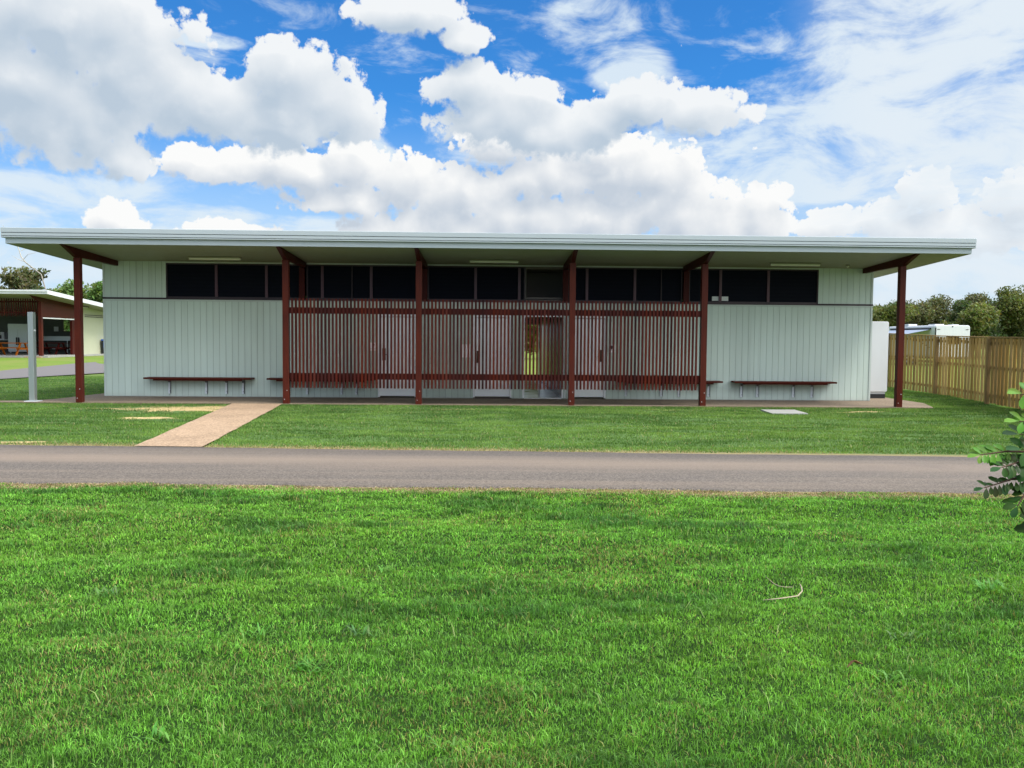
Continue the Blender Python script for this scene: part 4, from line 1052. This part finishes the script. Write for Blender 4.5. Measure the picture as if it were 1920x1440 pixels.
def tree(name, label, x, y, H, seed, c1, c2, size=0.24, per=70, spread=0.75, clump=0.15, bark='bark', levels=2, group=TREES, squash=0.6, r0=None, first=0.3, nb=(4, 6)):
    rnd = random.Random(seed); rs = np.random.RandomState(seed)
    z0 = float(gz(x, y)) - .05
    t = thing(name, label, 'tree', group, loc=(x, y, z0))
    br, tips = grow(rnd, (0, 0, 0), H, spread, levels, r0 or H * .022, first=first, nb=nb)
    zmax = max(p.z for p, _ in tips); k = H * 0.90 / zmax
    b = MB()
    for pts, rad in br: b.tube([p * k for p in pts], [max(.012, r) for r in rad], 6, cap=False)
    b.build('trunk', M[bark], t)
    C = []; CC = []
    for p, L in tips:
        p = np.array(p * k); rr = H * clump * rnd.uniform(.65, 1.25)
        m_ = int(per * rnd.uniform(.6, 1.3))
        q = rs.randn(m_, 3); q /= np.linalg.norm(q, axis=1)[:, None]; q *= (rs.rand(m_) ** .45)[:, None] * rr
        q[:, 2] *= squash
        C.append(p + q)
        tt = rnd.random(); base = np.array(c1) * (1 - tt) + np.array(c2) * tt
        CC.append(base[None] * (0.72 + .56 * rs.rand(m_, 1)) * (1 + .12 * rs.randn(m_, 3)))
    V, L_, st, cc = leaf_cards(rs, np.concatenate(C), size, np.clip(np.concatenate(CC), .004, 1))
    np_mesh('crown', V, L_, st, M['leaf'], cc, t)
    return t
OL = ((0.085, 0.110, 0.030), (0.175, 0.195, 0.055)); DK = ((0.045, 0.075, 0.028), (0.095, 0.130, 0.042)); BR = ((0.070, 0.140, 0.030), (0.160, 0.240, 0.065)); GM = ((0.070, 0.085, 0.032), (0.145, 0.150, 0.060))
rows = [
 # right: olive wood beyond the caravan park
 ('dense_tree', 'short olive tree just right of the right-hand eave post, lowest of the right-hand row', 43.0, 92, 6.3, 1, OL, 60),
 ('dense_tree', 'twiggy olive tree left of the caravan roof, behind the eave post', 46.3, 95, 6.8, 2, GM, 45),
 ('dense_tree', 'rounded yellowish olive tree right behind the caravan', 50.0, 88, 6.3, 3, OL, 95),
 ('dense_tree', 'thin-crowned tree showing sky above the rounded olive tree', 51.5, 99, 7.9, 4, GM, 40),
 ('dense_tree', 'dark green tree at the right end of the caravan roof', 54.0, 93, 6.9, 5, DK, 95),
 ('dense_tree', 'olive tree with a brownish top between the caravan and the tallest tree', 55.5, 97, 8.0, 6, GM, 60),
 ('dense_tree', 'tall broad olive tree rising above the fence near the right edge', 59.0, 94, 8.7, 7, OL, 95),
 ('dense_tree', 'tallest green tree at the right edge of the photo', 63.5, 93, 8.3, 8, OL, 95),
 ('dense_tree', 'low bushy green tree just above the fence left of the right edge', 55.6, 84, 4.2, 9, BR, 95),
 ('dense_tree', 'dark tree filling the gap behind the low bushy tree', 59.5, 100, 7.4, 10, DK, 80),
 ('dense_tree', 'dark low tree behind the white cabinet and the eave post', 40.2, 96, 5.9, 21, DK, 80),
 ('dense_tree', 'dark tree behind the rounded olive tree', 48.5, 101, 6.9, 22, DK, 80),
 ('dense_tree', 'tree beyond the right edge of the photo', 68.0, 96, 8.2, 23, OL, 60),
 ('dense_tree', 'dark low tree beyond the fence posts at the right', 62.5, 88, 5.0, 24, DK, 90),
]
BACKL = ['olive tree in the back row, behind the white cabinet', 'dark tree in the back row, just right of the white cabinet', 'grey green tree in the back row, behind the eave post', 'olive tree in the back row, above the middle of the caravan roof',
         'dark tree in the back row, above the right end of the caravan roof', 'grey green tree in the back row, above the gap right of the caravan', 'olive tree in the back row, left of the tallest front tree', 'dark tree in the back row, at the right edge of the photo', 'grey green tree in the back row, beyond the right edge']
for i, (x, H) in enumerate([(38.5, 6.0), (42.0, 6.4), (45.3, 6.7), (49.8, 7.0), (52.6, 7.6), (56.2, 7.6), (61.0, 8.0), (65.5, 8.2), (70, 8.0)]):
    rows.append(('dense_tree', BACKL[i], x, 106 + (i * 37 % 5), H, 60 + i, (OL, DK, GM)[i % 3], 70))
for nm, lab, x, y, H, sd_, (c1, c2), per in rows:
    tree(nm, lab, x, y, H * .95, sd_, c1, c2, size=.17, per=int(per * 2.1), spread=.95, clump=.19, first=.12, nb=(5, 7))
# left: gum and leafy trees behind the camp kitchen
tree('gum_tree', 'open-crowned gum with pale limbs left of the eave post, behind the camp kitchen', -40.1, 76, 7.9, 40, *GM, size=.20, per=70, spread=.9, clump=.10, bark='pale_bark', first=.45, squash=.6)
tree('gum_tree', 'dark gum at the left edge of the photo', -42.3, 73, 6.9, 41, *GM, size=.22, per=95, spread=.9, clump=.14, bark='pale_bark')
left = [('dark leafy tree behind the gum trees and the camp kitchen roof', -40.0, 80, 5.9, 42, DK, 95), ('bright green leafy tree just left of the eave post', -35.7, 73, 6.0, 43, BR, 110),
        ('bright green leafy tree between the eave post and the building corner', -31.6, 72, 6.1, 44, BR, 110), ('dark leafy tree behind the bright green ones at the left', -33.2, 79, 6.7, 45, DK, 95),
        ('leafy tree hidden behind the left end of the building', -27.5, 73, 6.2, 46, BR, 90), ('dark shrubby tree above the camp kitchen roof corner', -37.8, 73, 5.2, 47, DK, 95),
        ('dark leafy tree closing the gap behind the eave post', -36.2, 82, 6.3, 52, DK, 100), ('dark leafy tree behind the gums at the left edge', -42.5, 82, 6.2, 53, DK, 95), ('mid green tree right behind the eave post', -33.9, 77, 6.2, 54, BR, 100),
        ('dark leafy tree behind the left end of the building', -23.0, 76, 6.4, 48, DK, 80)]
for lab, x, y, H, sd_, (c1, c2), per in left: tree('leafy_tree', lab, x, y, H, sd_, c1, c2, size=.16, per=int(per * 2.0), spread=.95, clump=.19, first=.12, nb=(5, 7))
tree('gum_tree', 'ragged gum seen through the passage beyond the back of the building', 4.4, 70, 5.0, 50, *OL, size=.18, per=45, spread=.9, clump=.11, bark='pale_bark', first=.1, nb=(5, 7))
tree('leafy_tree', 'low leafy tree seen through the passage beside the ragged gum', 3.2, 74, 3.4, 51, *OL, size=.2, per=70, spread=.95, clump=.19, first=.1, nb=(5, 7))
tree('leafy_tree', 'low dark tree behind the building, right of the passage view', 6.6, 76, 3.8, 52, *DK, size=.2, per=70, spread=.95, clump=.19, first=.1, nb=(5, 7))
# bare dead branches poking above the gum
rnd = random.Random(9)
dt = thing('dead_tree', 'leafless dead tree with bare branches above the gum at the left', 'tree', loc=(-40.0, 75, 0))
b = MB()
def twg(pts, r0, r1):
    n = len(pts); out = []
    for i, p in enumerate(pts): out.append(Vector((p[0] + 40.0, p[1] - 75, p[2])))
    b.tube(out, [r0 + (r1 - r0) * i / (n - 1) for i in range(n)], 6)
twg([(-39.0, 77.5, 0), (-39.1, 77.5, 4), (-39.4, 76.5, 7.0), (-39.9, 75, 7.9), (-40.3, 75, 8.4), (-40.5, 75, 9.1), (-40.8, 75, 9.8), (-41.5, 75, 10.5), (-41.8, 75, 11.1)], .07, .012)
twg([(-40.5, 75, 9.5), (-40.15, 75, 10.0), (-39.9, 75, 10.5), (-39.6, 75, 10.7)], .03, .009)
twg([(-40.3, 75, 8.9), (-39.9, 75.2, 9.2), (-39.2, 75.2, 9.4)], .026, .009)
twg([(-40.1, 75, 8.2), (-39.6, 74.8, 8.6), (-38.9, 74.8, 8.75)], .026, .009)
twg([(-39.9, 75, 7.95), (-40.6, 75, 8.2), (-41.1, 75, 8.5)], .03, .009)
b.build('branches', M['pale_bark'], dt)

# ------------------------------------------------------------------ glossy-leaved young tree at the right edge, close to the camera
sh = thing('young_tree', 'young tree with glossy dark green leaves reaching in from the right edge, nearest the camera', 'tree', loc=(2.05, 2.62, 0))
rnd = random.Random(21)
b = MB(); LV = []
def sp(p): return Vector((p[0] - 2.05, p[1] - 2.62, p[2]))
b.tube([sp((2.05, 2.62, -.05)), sp((2.04, 2.62, .5)), sp((2.00, 2.61, 1.0)), sp((1.97, 2.60, 1.5)), sp((2.00, 2.60, 1.75))], [.022, .018, .014, .010, .005], 8)
# twigs: start, end, number of leaf pairs, leaf length, young?
TW = [((2.00, 2.60, 1.05), (1.60, 2.50, 1.22), 5, .058, 0), ((1.68, 2.52, 1.19), (1.475, 2.48, 1.172), 5, .036, 0), ((1.75, 2.56, 1.17), (1.655, 2.50, 1.035), 5, .060, 0),
      ((1.64, 2.51, 1.20), (1.572, 2.47, 1.12), 4, .042, 0), ((1.99, 2.60, 1.22), (1.60, 2.50, 1.285), 6, .060, 0), ((1.66, 2.52, 1.275), (1.47, 2.50, 1.268), 6, .040, 1), ((1.70, 2.53, 1.255), (1.52, 2.47, 1.235), 5, .044, 0),
      ((1.98, 2.60, 1.32), (1.585, 2.50, 1.37), 6, .052, 1), ((1.96, 2.60, 1.38), (1.60, 2.52, 1.45), 6, .048, 1), ((1.98, 2.60, 1.12), (1.70, 2.54, 1.06), 4, .060, 0),
      ((1.99, 2.60, 1.26), (1.62, 2.55, 1.325), 6, .058, 0), ((1.98, 2.60, 1.45), (1.66, 2.50, 1.50), 5, .050, 1), ((1.98, 2.60, 1.5), (1.80, 2.66, 1.68), 6, .055, 1), ((2.0, 2.6, 1.4), (2.3, 2.55, 1.6), 6, .06, 0), ((2.0, 2.6, 1.2), (2.35, 2.7, 1.3), 6, .06, 0), ((2.0, 2.6, 1.3), (1.95, 2.9, 1.45), 6, .06, 0), ((2.0, 2.6, 1.6), (2.1, 2.5, 1.85), 6, .05, 1)]
def leafmesh(p, d, up, L, col):
    w = L * .24; side = d.cross(up).normalized(); up2 = side.cross(d).normalized()
    prof = [(0, .0), (.12, .12), (.35, .62), (.62, 1.0), (.85, .82), (1.0, 0.0)]
    vs = []; cs = []
    for t, ww in prof:
        c_ = p + d * (L * t) - up2 * (L * .18 * t * t)
        for s in (-1, 0, 1): vs.append(c_ + side * (s * ww * w) + up2 * (abs(s) * ww * w * .28))
    o = len(LV_V); LV_V.extend(vs); LV_C.extend([col] * len(vs))
    for i in range(len(prof) - 1):
        for k in (0, 1): LV_F.append((o + i * 3 + k, o + i * 3 + k + 1, o + i * 3 + 4 + k, o + i * 3 + 3 + k))
LV_V = []; LV_C = []; LV_F = []
for a, c_, n, ll, young in TW:
    ll *= 0.98; n += 5
    a = sp(a); c_ = sp(c_); mid = (a + c_) / 2 + Vector((rnd.uniform(-.01, .01), 0, rnd.uniform(.0, .02)))
    b.tube([a, mid, c_], [.0042, .003, .0015], 6)
    ax = (c_ - a).normalized()
    for i in range(n):
        t = .32 + .68 * (i + .5) / n
        p = a * (1 - t) ** 2 + mid * 2 * t * (1 - t) + c_ * t * t
        for s in (-1, 1):
            u = Vector((rnd.uniform(-.4, .4), -1.0 + rnd.uniform(-.3, .3), .9)).normalized()
            sd_ = ax.cross(u).normalized() * s
            d = (sd_ * rnd.uniform(.7, 1.1) + ax * rnd.uniform(.2, .8) + Vector((0, 0, rnd.uniform(-.45, .1)))).normalized()
            if young and t > .45: col = (0.10 * rnd.uniform(.7, 1.2), 0.215 * rnd.uniform(.8, 1.15), 0.025)
            else: col = (0.024 * rnd.uniform(.6, 1.5), 0.064 * rnd.uniform(.7, 1.3), 0.012)
            leafmesh(p, d, u, ll * rnd.uniform(.75, 1.15), col)
    leafmesh(c_, ax, Vector((0, -.5, 1)), ll, (0.12, .25, .03) if young else (.025, .08, .022))
b.build('stem', M['twig'], sh)
Vn = np.array([tuple(v) for v in LV_V]); Ln = np.array(LV_F).ravel()
np_mesh('foliage', Vn, Ln, np.arange(0, len(Ln), 4), M['glossy_leaf'], np.array(LV_C), sh).data.polygons.foreach_set('use_smooth', [True] * len(LV_F))

# ------------------------------------------------------------------ weeds and litter on the near lawn
def weed(x, y, n, L, seed, label, c0=(0.10, 0.26, 0.035), name='weed', grp='broad-bladed weeds in the near lawn'):
    rnd = random.Random(seed); z = float(relief(np.array([x]), np.array([y]))[0]); V = []; F = []; C = []
    for i in range(int(n * 1.8)):
        a = rnd.uniform(0, 6.283); d = Vector((math.cos(a), math.sin(a), 0)); sd_ = Vector((-d.y, d.x, 0)); ll = L * rnd.uniform(.6, 1.2); w = rnd.uniform(.0035, .0060); lift = rnd.uniform(.8, 2.2); ll /= (.6 + .4 * lift)
        p0 = Vector((x + rnd.gauss(0, .03 + .02 * (n > 12)), y + rnd.gauss(0, .03), z + .004)); o = len(V); cc = [c * rnd.uniform(.8, 1.2) for c in c0]
        for t, ww in ((0, .5), (.3, 1), (.65, .9), (1, .05)):
            c_ = p0 + d * (ll * t) + Vector((0, 0, lift * ll * (t - .55 * t * t)))
            V += [c_ - sd_ * w * ww, c_ + sd_ * w * ww]; C += [cc, cc]
        for k in range(3): F.append((o + 2 * k, o + 2 * k + 1, o + 2 * k + 3, o + 2 * k + 2))
    Vn = np.array([tuple(v) for v in V]) - np.array([x, y, 0]); Ln = np.array(F).ravel()
    o = np_mesh(name, Vn, Ln, np.arange(0, len(Ln), 4), M['blade'], np.array(C)); o.location = (x, y, 0)
    tag(o, label, 'weed', grp); return o
weed(-0.879, 4.112, 26, .085, 1, 'largest broad-bladed weed clump, in the near lawn left of centre')
weed(-1.24, 4.57, 10, .08, 2, 'pale broad-bladed weed just behind and left of the largest clump')
weed(-1.285, 3.34, 9, .06, 3, 'small bright weed at the bottom of the lawn left of centre')
weed(-0.71, 4.62, 14, .07, 4, 'dull green weed tuft behind the largest clump', (0.09, 0.19, 0.05))
weed(-0.70, 5.9, 12, .09, 5, 'weed tuft farther back, straight behind the largest clump')
weed(-2.39, 5.35, 12, .09, 6, 'weed tuft in the left part of the lawn, level with the curled dry fronds', (0.09, 0.20, 0.05))
weed(2.30, 4.55, 14, .08, 7, 'weed tuft right of the curled dry fronds', (0.10, 0.21, 0.05))
weed(3.25, 5.35, 26, .10, 8, 'bushy bright weed near the right edge of the lawn')
weed(-0.15, 3.25, 8, .07, 9, 'bright weed at the bottom of the lawn near the centre')
weed(1.95, 3.95, 12, .08, 10, 'bright weed beside the curled brown leaf')
def frond(pts, r, lab):
    cx, cy = pts[0][0], pts[0][1]; b = MB(); P_ = [Vector((p[0] - cx, p[1] - cy, p[2])) for p in pts]
    b.tube(P_, [r * .5] + [r] * (len(P_) - 2) + [r * .4], 6); o = b.build('dry_frond', M['dry_frond'], smooth=True); o.location = (cx, cy, 0); tag(o, lab, 'frond', 'dry fronds on the lawn')
frond([(1.66, 5.03, .045), (1.78, 5.05, .05), (1.90, 5.10, .05), (1.955, 5.18, .055), (1.975, 5.25, .065), (1.975, 5.28, .075)], .0042, 'larger curled dry frond hooked up at one end, lying on the near lawn')
frond([(1.815, 5.45, .07), (1.84, 5.36, .05), (1.86, 5.32, .045), (1.90, 5.30, .045), (1.945, 5.305, .045)], .0026, 'smaller thin dry frond lying just behind the hooked one')
b = MB(); x, y = 1.776, 4.0
b.add([(x - .035, y, .035), (x - .005, y - .012, .075), (x + .04, y + .005, .05), (x + .02, y + .025, .045), (x - .01, y + .02, .06), (x - .03, y + .02, .03)], [(0, 1, 5), (1, 4, 5), (1, 2, 4), (2, 3, 4)])
o = b.build('dead_leaf', M['dead_leaf'], origin=(x, y, 0)); tag(o, 'curled brown dead leaf lying on the near lawn', 'leaf')
m_ = o.modifiers.new('thick', 'SOLIDIFY'); m_.thickness = .002
